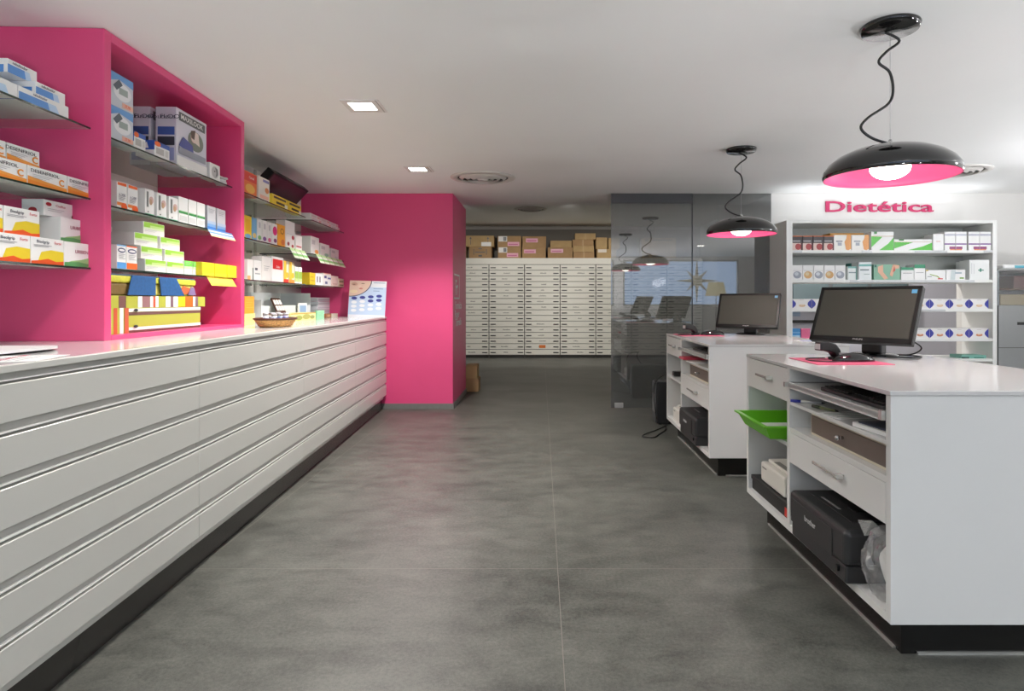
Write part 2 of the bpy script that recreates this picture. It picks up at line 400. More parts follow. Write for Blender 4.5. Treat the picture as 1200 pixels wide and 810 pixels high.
# --- near section, upper shelf: blue / white packs
def bluepack(i, label, x0, x1, z, uf=UL):
    LB('nebuliser_carton', label, x0, x1, uf, z, 0.054, 0.3, W_, [('R', 0.0, 0.0, 0.72, 0.62, (96, 150, 214)), ('P', [(0.6, 0), (0.8, 0), (0.72, 0.62), (0.55, 0.62)], (190, 215, 240)), ('T', 'nebulizador', 0.4, 0.8, 0.3, (60, 60, 90)), ('l', 'R', 0.05, 0.0, 0.95, 0.55, (80, 140, 208)), ('l', 'R', 0.15, 0.1, 0.8, 0.45, W_)], 'blue and white packs on upper near shelf')
zt = 2.035
bluepack(0, 'blue and white flat carton, bottom of stack, farther from the partition', -34, 21, zt)
bluepack(1, 'blue and white flat carton, bottom of stack, end next to the partition', 22, 81, zt)
bluepack(2, 'blue and white flat carton in middle layer of upper near shelf stack', 42, 77, zt + 0.055, UL - 0.015)
bluepack(3, 'blue and white flat carton set back in middle layer of upper near stack', -20, 36, zt + 0.055, UL - 0.12)
bluepack(4, 'topmost blue and white flat carton on upper near shelf', 9, 44, zt + 0.11, UL - 0.05)
# --- near section, middle shelf: orange cold-remedy cartons
def desen(label, x0, x1, z, uf):
    LB('cold_remedy_carton', label, x0, x1, uf, z, 0.075, 0.26, W_, [('P', [(0, 0), (1, 0), (1, 0.22), (0.5, 0.32), (0, 0.45)], (240, 160, 70)), ('P', [(0, 0), (1, 0), (1, 0.1), (0, 0.25)], (236, 138, 40)), ('T', 'DESENFRIOL', 0.42, 0.76, 0.25, (60, 58, 60), 1.5), ('T', 'C', 0.84, 0.45, 0.5, (236, 150, 40), 1.2, 0.03)] + lines(0.1, 0.6, 0.56, 3, 0.09), 'orange and white cartons on middle near shelf')
zt = 1.715
desen('orange and white carton in front row nearest the street end of middle shelf', -22, 32, zt, UL)
desen('middle orange and white carton of the front row on near partition shelf', 32.5, 79, zt, UL)
desen('orange and white carton at end of front row, against the near pink partition', 79.5, 117, zt, UL)
desen('orange and white carton stacked on the front row, end one', 8, 47, zt + 0.076, UL - 0.04)
desen('orange and white carton stacked on the front row, closer to the street', -40, 7.5, zt + 0.076, UL - 0.04)
# --- near section, lower shelf
def bisol(label, x0, x1, z, uf):
    LB('flu_remedy_carton', label, x0, x1, uf, z, 0.108, 0.18, W_, [('P', [(0.2, 0.12), (1, 0.12), (1, 0.52), (0.6, 0.56), (0.3, 0.46)], (232, 205, 50)), ('P', [(0, 0), (1, 0), (1, 0.16), (0.75, 0.12), (0.5, 0.22), (0.25, 0.14), (0, 0.1)], (235, 90, 40)), ('T', 'Bisolgrip', 0.34, 0.84, 0.16, (60, 62, 80), 1.15), ('T', 'Forte', 0.8, 0.84, 0.15, (205, 70, 80), 1.1)] + lines(0.06, 0.6, 0.70, 2, 0.05), 'yellow and white flu cartons on lower near shelf')
def umren(label, x0, x1, z, uf):
    LB('herbal_carton', label, x0, x1, uf, z, 0.106, 0.18, W_, [('P', [(0, 0), (1, 0), (1, 0.34), (0.8, 0.44), (0.5, 0.3), (0.2, 0.22), (0, 0.1)], (150, 196, 130)), ('P', [(0, 0), (0.6, 0), (0.9, 0.1), (0.4, 0.2), (0, 0.16)], (90, 160, 96)), ('T', 'URIBEN', 0.5, 0.62, 0.2, (150, 50, 80), 1.2), ('P', [(0.74, 0.86), (0.98, 0.82), (0.9, 0.95), (0.78, 0.95)], (180, 40, 60))], 'green and white herbal cartons on lower near shelf')
zt = 1.40
bisol('yellow and white flu carton, front row, cut by the frame edge', -6, 36, zt, UL)
bisol('yellow and white flu carton, front row, beside the green herbal carton', 36.5, 75, zt, UL)
umren('green and white herbal carton in front row against the near partition', 75.5, 114.5, zt, UL)
bisol('yellow and white flu carton, upper layer, whole front showing', 5, 47, zt + 0.109, UL - 0.03)
bisol('yellow and white flu carton, upper layer, only a sliver at frame edge', -32, 4, zt + 0.109, UL - 0.03)
umren('green and white herbal carton in the upper layer', 71, 108, zt + 0.108, UL - 0.035)
LB('capsule_carton', 'small white carton with red berries lying on top of herbal cartons', 51, 97, UL - 0.07, zt + 0.215, 0.068, 0.09, W_, [('T', 'Cistiflux', 0.42, 0.72, 0.22, (180, 40, 50), 1.2), ('E', 0.12, 0.74, 0.07, 0.12, (180, 30, 40)), ('E', 0.86, 0.28, 0.1, 0.2, (160, 50, 40)), ('E', 0.78, 0.18, 0.09, 0.16, (120, 60, 40)), ('E', 0.93, 0.14, 0.06, 0.14, (190, 60, 50)), ('l', 'E', 0.5, 0.3, 0.2, 0.2, (180, 40, 50))] + lines(0.08, 0.5, 0.45, 2, 0.12))
# --- alcove, upper shelf
def bpm(label, z):
    LB('blood_pressure_carton', label, 121, 156.5, UL, z, 0.163, 0.22, (205, 212, 220), [('P', [(0, 1), (1, 1), (1, 0.75), (0.5, 0.85), (0, 0.6)], (110, 165, 220)), ('E', 0.62, 0.5, 0.3, 0.26, (235, 238, 240)), ('R', 0.5, 0.42, 0.8, 0.62, (160, 175, 170)), ('P', [(0.3, 0.6), (0.5, 0.85), (0.62, 0.72), (0.42, 0.5)], (90, 100, 110)), ('R', 0.6, 0.05, 0.98, 0.2, (240, 190, 170)), ('T', '37,90', 0.78, 0.125, 0.13, (230, 90, 60))], 'blood pressure monitor cartons')
zt = SZ[0]
bpm('pale blue carton picturing a blood pressure monitor, lower of two', zt)
bpm('pale blue carton picturing a blood pressure monitor, on top of its twin', zt + 0.164)
for i, (x0, x1) in enumerate(((157, 171), (181, 199))):
    LB('thermometer_carton', 'small white and blue carton with orange price spot, ' + ('touching the blood pressure cartons' if i == 0 else 'in front of the big pillow carton'), x0, x1, UL, zt, 0.085, 0.1, W_, [('R', 0, 0.72, 1, 1, (66, 100, 180)), ('E', 0.2, 0.84, 0.2, 0.16, ORG), ('R', 0.1, 0.2, 0.6, 0.6, (190, 188, 184)), ('R', 0.7, 0.2, 0.9, 0.6, (214, 212, 208)), ('l', 'R', 0, 0.4, 1, 1, (50, 90, 180)), ('l', 'P', [(0.3, 0.5), (0.7, 0.5), (0.6, 0.9)], W_)], 'small thermometer cartons')
def maxi(label, v0, uf):
    LB('pillow_carton', label, 0, 0, uf, zt, 0.335, 0.115, (214, 214, 224), [('R', 0.08, 0.8, 0.94, 0.95, (96, 100, 100)), ('T', 'MAXILOOK', 0.5, 0.875, 0.12, W_, 1.25, 0.01), ('E', 0.62, 0.56, 0.26, 0.18, (120, 130, 120)), ('E', 0.55, 0.62, 0.1, 0.1, (222, 190, 175)), ('P', [(0.48, 0.55), (0.75, 0.5), (0.7, 0.72), (0.55, 0.74)], (228, 214, 205)), ('P', [(0.45, 0.72), (0.6, 0.76), (0.56, 0.58), (0.46, 0.6)], (90, 75, 65)), ('P', [(0.06, 0.36), (0.55, 0.28), (0.5, 0.46), (0.2, 0.54)], (84, 96, 160)), ('R', 0.06, 0.22, 0.95, 0.34, (150, 156, 168)), ('R', 0, 0, 1, 0.18, W_),
       ('l', 'R', 0.1, 0.52, 0.92, 0.66, (70, 100, 170)), ('l', 'R', 0.1, 0.34, 0.92, 0.49, (60, 64, 76)), ('l', 'R', 0.1, 0.08, 0.9, 0.3, (150, 160, 205)), ('l', 'T', 'BOLDELS', 0.3, 0.82, 0.07, (70, 70, 90), 1.6), ('l', 'T', 'FLOO', 0.7, 0.83, 0.1, (70, 70, 90), 1.3)], 'pillow cartons in the alcove', v=(v0, v0 + 0.36))
v_m = LV(206.5, UL - 0.005)
maxi('large white carton with grey title band and reclining figure, front one', v_m, UL - 0.005)
maxi('large lilac-white carton standing directly behind the reclining figure carton', v_m, UL - 0.15)
v0 = LV(246, UL)
LB('portrait_carton', 'small white carton with grey face portrait near far alcove panel', 246, 258, UL, zt, 0.105, 0.06, W_, [('E', 0.5, 0.5, 0.34, 0.36, (190, 190, 190)), ('P', [(0.55, 0.2), (0.8, 0.4), (0.75, 0.75), (0.5, 0.8), (0.62, 0.5)], (120, 120, 120)), ('E', 0.45, 0.55, 0.07, 0.04, (70, 70, 70))])
b = MB(); vg = LV(264, UL)
b.ball((0, 0, 0.03), 0.045, mat((232, 232, 232), 0.3, name='white_abs'), (0.9, 1.1, 0.66)).lathe([(0.018, 0.0), (0.036, 0.004), (0.034, 0.012), (0.0, 0.016)], mat((200, 200, 198), 0.4, name='grey_dial'), (0.028, -0.02, 0.03))
b.cyl(0, 0.03, 0.0, 0.022, 0.034, mat((236, 236, 236), 0.3, name='white_abs'))
tag(put(b.build('massager'), Lp(UL - 0.04, vg, zt), TH), 'rounded white hand massager lying beside the portrait carton', 'massager')
b = MB(); MD = Matrix.Rotation(PI / 2, 4, 'Y')
b.cyl(0, 0, -0.008, 0.008, 0.062, mat((170, 176, 205), 0.25, name='lilac_disc'), 32, M=MD).cyl(0, 0, 0.008, 0.012, 0.045, mat((230, 232, 240), 0.3, name='white_abs'), 32, M=MD)
b.box(-0.03, 0.0, -0.04, 0.04, -0.075, -0.055, mat((235, 235, 235), 0.3, name='white_abs'))
b.box(-0.022, -0.008, -0.02, 0.02, -0.06, -0.03, mat((235, 235, 235), 0.3, name='white_abs'))
tag(put(b.build('disc_device', None, (0, 0, -0.075)), Lp(UL - 0.12, LV(258, UL - 0.12), zt), TH), 'round lilac disc on white foot behind the portrait carton', 'device')
# --- alcove, middle shelf
zt = SZ[1]
for i, (x0, x1) in enumerate(((137, 149.2), (149.8, 162))):
    LB('vitamin_carton', ('first' if i == 0 else 'second') + ' white carton with orange bars beside near side panel of alcove, middle shelf', x0, x1, UL, zt, 0.13, 0.09, W_, [('R', 0.06, 0.86, 0.94, 0.97, (240, 105, 45)), ('R', 0.0, 0.1, 0.9, 0.22, (240, 140, 70)), ('E', 0.7, 0.08, 0.3, 0.14, (240, 100, 40)), ('T', 'k.200', 0.5, 0.5, 0.16, (120, 118, 140), 1.1)] + lines(0.15, 0.8, 0.4, 3, 0.05), 'orange barred cartons')
for i, (x0, x1) in enumerate(((170, 181), (184, 195.5), (198, 209))):
    LB('evening_primrose_carton', ORD[i] + ' white carton with vertical word and pinkish flower, counting from the orange barred cartons', x0, x1, UL - 0.002, zt, 0.136 - 0.002 * i, 0.1, W_, [('R', 0, 0, 1, 0.05, (60, 160, 110)), ('E', 0.68, 0.6, 0.24, 0.14, (212, 178, 172)), ('E', 0.6, 0.52, 0.15, 0.12, (196, 160, 130)), ('R', 0.16, 0.3, 0.34, 0.9, (120, 124, 122)), ('E', 0.3, 0.12, 0.06, 0.03, (60, 60, 60)), ('l', 'R', 0.2, 0.3, 0.5, 0.9, (190, 190, 188))], 'white flower cartons on middle alcove shelf')
for i, (x0, x1) in enumerate(((209.6, 220.4), (221.2, 230.6), (231.2, 240.4))):
    LB('cream_carton', ORD[i] + ' white carton with narrow green band, counting from the flower cartons', x0, x1, UL, zt, 0.15, 0.1, W_, [('R', 0, 0.36, 1, 0.44, (60, 150, 80)), ('R', 0, 0.44, 1, 0.47, (160, 205, 160)), ('R', 0.1, 0.08, 0.9, 0.28, (214, 216, 214))], 'green banded cartons on middle alcove shelf')
for i, (x0, x1) in enumerate(((243, 253), (254.5, 264.5))):
    LB('silver_carton', 'silver carton fading to blue on middle alcove shelf, ' + ('next to green banded cartons' if i == 0 else 'the one nearer the far panel'), x0, x1, UL, zt, 0.15, 0.08, (205, 206, 210), [('R', 0, 0, 1, 0.12, (60, 130, 205)), ('R', 0, 0.12, 1, 0.24, (130, 175, 220)), ('R', 0, 0.24, 1, 0.36, (180, 198, 220))] + lines(0.15, 0.85, 0.85, 3, 0.07, (150, 150, 156)), 'silver and blue cartons')
def leaflet(name, label, x0, x1, z, drop, cols, group=None):
    """card strip clipped to a shelf edge, hanging down and forward"""
    v0, v1 = LV(x0, UL + 0.012), LV(x1, UL + 0.012)
    b = MB(); n = len(cols)
    for i, c in enumerate(cols):
        a0, a1 = i / n, (i + 1) / n
        b.poly([(0.012 + drop * .55 * a0, 0, -drop * a0), (0.012 + drop * .55 * a0, v1 - v0, -drop * a0), (0.012 + drop * .55 * a1, v1 - v0, -drop * a1), (0.012 + drop * .55 * a1, 0, -drop * a1)], mat(c, 0.4, name='leaflet_ink'), (0.0008, 0, 0.0004))
    b.box(-0.02, 0.0125, 0, v1 - v0, 0.0005, 0.002, mat(cols[0], 0.4, name='leaflet_ink'))
    return tag(put(b.build(name), Lp(UL + 0.008, v0, z), TH), label, 'leaflet', group)
leaflet('shelf_leaflet', 'blue and white leaflet hanging off middle alcove shelf edge', 241, 270, zt, 0.05, [(90, 140, 200), (214, 224, 240), (100, 150, 205), (225, 230, 240), (236, 226, 160)])
# --- alcove, lower shelf
zt = SZ[2]
for i, (x0, x1, c, c2) in enumerate(((137, 148, (130, 185, 230), (90, 160, 225)), (148.5, 161, (240, 110, 60), (242, 110, 50)))):
    LB('toothpaste_carton', 'small upright white carton with navy oval and ' + ('light blue' if i == 0 else 'orange') + ' base, lower alcove shelf', x0, x1, UL + 0.012, zt, 0.118, 0.05, W_, [('R', 0, 0.95, 1, 1, c), ('R', 0, 0.02, 1, 0.28, c2), ('E', 0.5, 0.78, 0.42, 0.1, (60, 64, 110)), ('E', 0.5, 0.78, 0.32, 0.05, W_)] + lines(0.15, 0.85, 0.6, 4, 0.06))
def gw(label, x0, x1, lay, uf=UL):
    LB('gel_carton', label, x0, x1, uf, zt + 0.0665 * lay, 0.066, 0.16, (232, 231, 226), [('R', 0.02, 0.55, 0.98, 0.97, (150, 200, 70)), ('R', 0.3, 0.55, 0.98, 0.75, (190, 220, 140)), ('R', 0.02, 0.42, 0.98, 0.55, (214, 230, 190))] + lines(0.05, 0.6, 0.35, 2, 0.1, (170, 172, 168)), 'stacked green and white cartons in the alcove')
gw('green and white flat carton, bottom layer, near end', 170, 195, 0)
gw('green and white flat carton, bottom layer, end toward yellow cartons', 195.5, 215.5, 0)
gw('green and white flat carton, second layer, near end', 165, 190.5, 1, UL - 0.01)
gw('green and white flat carton, second layer, far end', 193, 216, 1, UL - 0.01)
gw('green and white flat carton, third layer, near end', 157.5, 185, 2, UL - 0.014)
gw('green and white flat carton, third layer, far end', 188, 211, 2, UL - 0.014)
gw('green and white flat carton alone on top of the alcove stack', 168, 193, 3, UL - 0.018)
for i, (x0, x1) in enumerate(((216, 225.8), (226.2, 236))):
    LB('ointment_carton', 'small bright green and white carton ' + ('touching the flat green stack' if i == 0 else 'touching the yellow cartons'), x0, x1, UL, zt, 0.082, 0.08, (225, 228, 222), [('R', 0, 0.6, 1, 1, (110, 196, 80)), ('R', 0, 0.42, 1, 0.6, (190, 220, 175))] + lines(0.15, 0.8, 0.86, 2, 0.12, (210, 235, 200)), 'small bright green cartons')
for i, (x0, x1) in enumerate(((237, 251.4), (251.9, 266), (266.5, 278))):
    LB('throat_carton', ORD[i] + ' bright yellow carton from the green ones, lower alcove shelf', x0, x1, -1.872, zt, 0.082, 0.06, (240, 214, 40), [('R', 0, 0, 1, 0.24, (186, 196, 50))] + lines(0.1, 0.7, 0.75, 2, 0.1, (150, 140, 60)), 'yellow cartons on lower alcove shelf')
leaflet('shelf_leaflet', 'yellow leaflet with green corner hanging below the yellow cartons', 240, 270, zt, 0.06, [(240, 222, 90), (240, 190, 90), (190, 200, 90), (240, 224, 80)])
# --- alcove floor: striped gift boxes and ribboned pouches
zt = TZ + 0.0225
OL = (176, 178, 70)
v0, v1 = 2.985, LV(235, -1.89)
LB('gift_box', 'large striped olive and brown gift box on the alcove floor', 0, 0, -1.89, zt, 0.125, 0.24, OL, [('R', 0, 0, 1, 0.1, (110, 70, 66)), ('R', 0, 0.1, 1, 0.22, W_), ('R', 0, 0.7, 1, 0.82, (110, 76, 70)), ('R', 0, 0.84, 1, 0.97, W_), ('R', 0.0, 0, 0.22, 1, OL), ('R', 0.03, 0, 0.07, 1, W_), ('R', 0.09, 0, 0.12, 1, (200, 90, 60)), ('R', 0.14, 0, 0.17, 1, W_), ('R', 0.18, 0, 0.215, 1, (196, 96, 66)), ('E', 0.28, 0.25, 0.02, 0.06, (50, 50, 50)), ('E', 0.28, 0.9, 0.02, 0.06, (50, 50, 50))], 'striped gift boxes', v=(v0, v1))
stripes = []; xx = 0.0
for w, c in ((.13, OL), (.06, (120, 84, 80)), (.1, OL), (.04, W_), (.07, (150, 110, 112)), (.03, W_), (.02, (210, 90, 60)), (.03, W_), (.07, OL), (.05, W_), (.03, (130, 100, 110)), (.05, W_), (.08, YEL), (.09, ORG), (.03, W_), (.03, (130, 100, 110)), (.09, OL)):
    stripes.append(('R', xx, 0, xx + w - .002, 0.98, c)); xx += w
LB('gift_box', 'shallow gift box with vertical stripes lying on the larger striped box', 0, 0, -1.893, zt + 0.1255, 0.06, 0.22, OL, stripes, 'striped gift boxes', v=(v0 + 0.005, LV(239, -1.893)))
def pouch(label, v0, v1, cols, band):
    b = MB(); W = v1 - v0
    b.box(0, W, 0.0, 0.2, 0, 0.062, mat(cols, 0.55, name='pouch_cloth', noise=0.12, nscale=40), 0.012, 3)
    b.box(-0.004, W + 0.006, -0.008, 0.205, 0.062, 0.098, mat((198, 196, 64), 0.55, name='pouch_lid', noise=0.1, nscale=40), 0.012, 3)
    b.box(-0.002, W, -0.004, 0.2, 0.096, 0.103, mat((40, 82, 130), 0.6, name='blue_cloth'), 0.003, 1)
    o = tag(b.build('gift_pouch'), label, 'gift box', 'ribboned pouches'); put(o, Lp(-1.90, v0, zt + 0.187), PI / 2 + TH)
    q = MB(); q.poly([(W * band[0], -0.011, 0.1), (W * band[1], -0.011, 0.1), (W * band[2], -0.011, 0.002), (W * band[3], -0.011, 0.002)], mat((34, 86, 140), 0.6, name='blue_ribbon', noise=0.15, nscale=60), (0, -0.004, 0))
    q.build('ribbon', o); return o
vm = LV(181, -1.9)
pouch('olive pouch with blue ribbon next to near side panel, on striped boxes', v0 + 0.01, vm - 0.005, (120, 96, 50), (0.5, 0.98, 0.98, 0.42))
p2 = pouch('olive pouch with slanting blue ribbon and colourful front, on striped boxes', vm, LV(228, -1.9), (206, 196, 96), (0.05, 0.45, 0.66, 0.1))
q = MB(); q.poly([(0.24, -0.0065, 0.02), (0.32, -0.0065, 0.01), (0.36, -0.0065, 0.045), (0.28, -0.0065, 0.06)], mat((214, 100, 60), 0.5, name='orange_print'), (0, -0.002, 0)); q.poly([(0.33, -0.009, 0.006), (0.42, -0.009, 0.006), (0.40, -0.009, 0.05), (0.36, -0.009, 0.056)], mat((130, 110, 150), 0.5, name='lilac_print'), (0, -0.002, 0)); q.build('front_print', p2)

# --- past the alcove, upper shelf
zt = SZ[0]
V2 = 5.9
LB('infusion_carton', 'orange and red carton right behind the far alcove panel, upper shelf', 285, 301, UL - 0.02, zt, 0.175, 0.1, (236, 120, 60), [('R', 0, 0.6, 1, 0.95, (220, 60, 46)), ('T', 'Cereal', 0.6, 0.78, 0.16, W_, 1.2), ('E', 0.5, 0.3, 0.35, 0.2, (244, 190, 90))])
LB('baby_cereal_carton', 'white carton with lilac heading between orange carton and dark screen', 303, 316, UL - 0.02, zt, 0.185, 0.09, (240, 234, 224), [('R', 0.4, 0.82, 0.95, 0.93, (130, 130, 190)), ('E', 0.75, 0.5, 0.18, 0.12, (226, 140, 80)), ('R', 0.1, 0.1, 0.9, 0.25, (244, 190, 170))])
ws = thing('wall_screen', 'dark wide wall screen tilted downward under the ceiling above the yellow cartons', 'screen', Lp(-2.15, 5.32, 2.125), PI / 2 + TH)
MT = Matrix.Rotation(math.radians(42), 4, 'X')
hs = MB().box(0, 0.90, 0.0, 0.07, 0, 0.27, mat((34, 33, 33), 0.5, name='screen_housing', spec=0.25), 0.006, 2, MT).build('housing', ws)
MB().box(0.02, 0.88, -0.0015, 0.0, 0.02, 0.25, mat((50, 20, 32), 0.35, name='reflected_pink_screen', spec=0.3), 0, 2, MT).build('screen_panel', ws)  # pink reflection on the dark screen is painted into its colour
MB().box(0.40, 0.54, 0.03, 0.246, 0.06, 0.12, BLACKM, 0.004, 1).build('bracket', ws)
for i, (x0, x1) in enumerate(((319, 337), (337.6, 353))):
    LB('bandage_carton', 'low yellow carton with black lettering in front of the dark screen, ' + ('nearer the alcove' if i == 0 else 'nearer the pink column'), x0, x1, UL, zt, 0.085, 0.07, (236, 208, 60), [('R', 0.1, 0.66, 0.9, 0.86, (50, 46, 40)), ('R', 0.25, 0.2, 0.85, 0.42, (60, 54, 40)), ('R', 0.8, 0, 1, 0.4, (240, 236, 220))], 'low yellow cartons on upper shelf')
va = 6.14
for i in range(3):
    for j in range(2):
        LB('gauze_pack', ('lower' if j == 0 else 'upper') + ' flat white pack, ' + ORD[i] + ' pair from the pale wall shelf end, upper column shelf', 0, 0, UL - 0.01 - 0.015 * j, zt + 0.0375 * j, 0.037, 0.24, (232, 226, 224), [('R', 0.1, 0.2, 0.6, 0.7, (214, 204, 206)), ('R', 0.72, 0.25, 0.95, 0.75, (226, 170, 170))], 'flat white packs on upper column shelf', v=(va + i * 0.335 + 0.01 * j, va + i * 0.335 + 0.325))
# --- past the alcove, middle shelf: tea cartons
zt = SZ[1]
def tea(name, label, x0, x1, h, base, dec, group=None, d=0.08, uf=UL): LB(name, label, x0, x1, uf, zt, h, d, base, dec, group)
tea('honey_carton', 'yellow carton with blue foot beside far alcove panel, middle shelf', 286, 295, 0.165, (244, 206, 60), [('R', 0.2, 0.3, 0.8, 0.85, (240, 180, 40)), ('E', 0.5, 0.1, 0.4, 0.1, (110, 170, 210))])
tea('tea_carton', 'sky blue tea carton next to the yellow one', 295.8, 301, 0.165, (120, 180, 220), [('E', 0.5, 0.2, 0.4, 0.12, (230, 200, 120))], 'tea cartons')
for i, (x0, x1, c) in enumerate(((301.6, 307, (120, 180, 110)), (307.5, 313, (130, 90, 160)), (313.5, 318.4, (220, 110, 150)))):
    tea('tea_carton', 'slim white tea carton with ' + ('green', 'violet', 'pink')[i] + ' spot at its foot', x0, x1, 0.17, W_, [('E', 0.5, 0.16, 0.38, 0.1, c), ('R', 0.3, 0.6, 0.7, 0.85, (200, 200, 205))], 'tea cartons')
tea('tea_carton', 'white tea carton with a large magenta patch', 318.9, 325, 0.17, W_, [('E', 0.55, 0.66, 0.42, 0.22, (224, 50, 130)), ('E', 0.6, 0.2, 0.3, 0.1, (120, 60, 110))], 'tea cartons')
tea('tea_carton', 'orange tea carton with dark ring between magenta and tall white cartons', 325.6, 334, 0.18, (244, 170, 50), [('E', 0.6, 0.7, 0.24, 0.14, (150, 100, 40)), ('E', 0.6, 0.7, 0.16, 0.09, (244, 180, 60)), ('E', 0.7, 0.2, 0.26, 0.14, (216, 120, 60))], 'tea cartons')
tea('syrup_carton', 'tallest white carton on middle shelf with red berries', 334.6, 345.5, 0.235, (238, 236, 234), [('E', 0.8, 0.42, 0.14, 0.08, (170, 50, 60)), ('E', 0.3, 0.16, 0.12, 0.07, (150, 60, 60)), ('E', 0.75, 0.1, 0.12, 0.06, (180, 60, 60)), ('R', 0.1, 0.52, 0.9, 0.54, (214, 214, 214))])
tea('syrup_carton', 'short white carton with red dots after the tallest white carton', 346.5, 354, 0.135, (238, 234, 232), [('R', 0.1, 0.2, 0.9, 0.3, (196, 90, 100))])
for i, (x0, x1, h) in enumerate(((364.5, 374, 0.17), (375.5, 386, 0.13), (388, 397, 0.11))):
    tea('lotion_carton', ORD[i] + ' pale grey carton above the green tickets, counting toward the pink column', x0, x1, h, (226, 224, 222), [('R', 0.1, 0.55, 0.5, 0.8, (190, 190, 192)), ('E', 0.68, 0.16, 0.24, 0.12, ((240, 160, 80), (150, 190, 170), (200, 200, 210))[i])], 'pale cartons on middle column shelf', d=0.14)
tk = [(x, x + 5.6) for x in [338 + 6.2 * i for i in range(10)]]
for i, (x0, x1) in enumerate(tk):
    if LV(x1, UL + 0.012) > 5.9 and LV(x0, UL + 0.012) < 6.1: continue
    leaflet('price_ticket', ORD[i] + ' green and white price ticket on middle shelf edge, counted from the magenta tea', x0, x1, zt, 0.085, [(190, 226, 160), (232, 240, 226), (130, 196, 110), (226, 238, 214)], 'green price tickets')
# --- past the alcove, lower shelf
zt = SZ[2]
tea('drops_carton', 'white carton with orange corner against far alcove panel, lower shelf', 290, 297, 0.15, (236, 232, 228), [('R', 0, 0, 0.5, 0.2, (240, 170, 110)), ('R', 0.85, 0, 1, 0.6, (50, 90, 90))])
tea('drops_carton', 'white carton with black handwriting-like print, lower shelf', 298, 306.5, 0.15, W_, [('R', 0.1, 0.5, 0.45, 0.62, (70, 80, 90)), ('R', 0.1, 0.3, 0.8, 0.36, (160, 165, 170))])
tea('drops_carton', 'plain white carton beside the red patch carton, lower shelf', 307, 318, 0.19, (232, 230, 226), lines(0.2, 0.8, 0.6, 3, 0.08))
tea('pain_relief_carton', 'white carton with large red patch, lower shelf past the alcove', 318.6, 332, 0.205, W_, [('R', 0.08, 0.5, 0.95, 0.9, (216, 44, 40)), ('T', 'Dolor', 0.55, 0.6, 0.13, W_, 1.3)])
for i, (x0, x1) in enumerate(((332.6, 338.4), (339, 345))):
    tea('sun_cream_carton', 'tall yellow and white carton with red foot, ' + ('touching red patch carton' if i == 0 else 'next to thin green ones'), x0, x1, 0.185, (244, 236, 200), [('R', 0, 0, 1, 0.16, (226, 60, 40) if i == 0 else (240, 150, 50)), ('R', 0, 0.16, 0.5, 1, (244, 200, 70)), ('E', 0.7, 0.35, 0.25, 0.14, (246, 190, 50))], 'yellow sun cream cartons')
for i, (x0, x1) in enumerate(((345.6, 349.6), (350, 354))):
    tea('eye_drop_carton', 'thin white and green carton, ' + ('first' if i == 0 else 'second') + ' after the yellow sun cream', x0, x1, 0.15, W_, [('R', 0, 0.1, 1, 0.72, (150, 190, 80)), ('R', 0, 0.1, 1, 0.3, (190, 215, 140))], 'thin green cartons')
tea('lozenge_carton', 'mustard yellow carton, first on lower column shelf', 363, 369.5, 0.115, (224, 190, 40), [('R', 0.1, 0.3, 0.9, 0.4, (180, 150, 30)), ('R', 0.1, 0.6, 0.7, 0.68, (180, 150, 30))], d=0.12)
tea('lozenge_carton', 'white carton with dark print after the mustard carton', 370, 378.5, 0.115, W_, [('R', 0.15, 0.25, 0.3, 0.75, (90, 90, 110)), ('R', 0.5, 0.25, 0.65, 0.75, (90, 90, 110))], d=0.12)
tea('lozenge_carton', 'white carton with blue print and pink top edge, lower column shelf', 379, 388, 0.13, W_, [('R', 0, 0.93, 1, 1, (240, 180, 160)), ('R', 0.1, 0.6, 0.4, 0.8, (60, 70, 130)), ('R', 0.55, 0.55, 0.95, 0.68, (90, 100, 170)), ('R', 0.2, 0.15, 0.5, 0.35, (80, 90, 140))], d=0.12)
tea('lozenge_carton', 'pale pink carton on lower column shelf', 388.5, 396.5, 0.115, (232, 208, 198), [('R', 0.2, 0.2, 0.8, 0.28, (200, 160, 150))], d=0.12)
tea('lozenge_carton', 'small olive striped carton at the very end by the column', 397, 403, 0.095, (216, 206, 180), [('R', 0.1, 0.55, 0.9, 0.72, (110, 130, 70)), ('R', 0.1, 0.15, 0.9, 0.3, (110, 130, 70))], d=0.12)
# --- on the counter past the alcove
bx, by, _ = Lp(-1.645, 4.44, 0)
bk = thing('wicker_basket', 'oval wicker basket with white jars on the counter beside pink alcove', 'basket', Lp(-1.645, 4.47, TZ + 0.0005), TH)
WK = mat((206, 160, 100), 0.7, name='wicker', noise=0.35, nscale=90, bump=0.6); WK2 = mat((84, 44, 26), 0.6, name='dark_cane')
ring = lambda r, z, s=0.62: [(r * s * math.cos(2 * PI * k / 24), r * math.sin(2 * PI * k / 24), z) for k in range(24)]
b = MB().lathe([(0.0, 0.0), (0.15, 0.0), (0.165, 0.012), (0.205, 0.055), (0.20, 0.055), (0.158, 0.012), (0.0, 0.008)], WK, n=40, sx=0.62)
for z in (0.012, 0.024, 0.036, 0.046): b.tube(ring(0.166 + 0.86 * (z - 0.012), z), 0.004, WK, 6, True, 2)
b.build('weave', bk)
MB().tube(ring(0.205, 0.057), 0.007, WK2, 8, True, 2).build('rim', bk)
jar_lab = ['tall white jar at the alcove end of the basket', 'white jar second from alcove in wicker basket', 'white jar third from alcove in wicker basket', 'grey-blue tin in the middle of wicker basket', 'white jar beside grey-blue tin in basket', 'pale lilac jar at far end of basket']
JW = mat((186, 190, 200), 0.35, name='jar_white'); JB = mat((120, 136, 158), 0.3, name='jar_grey')
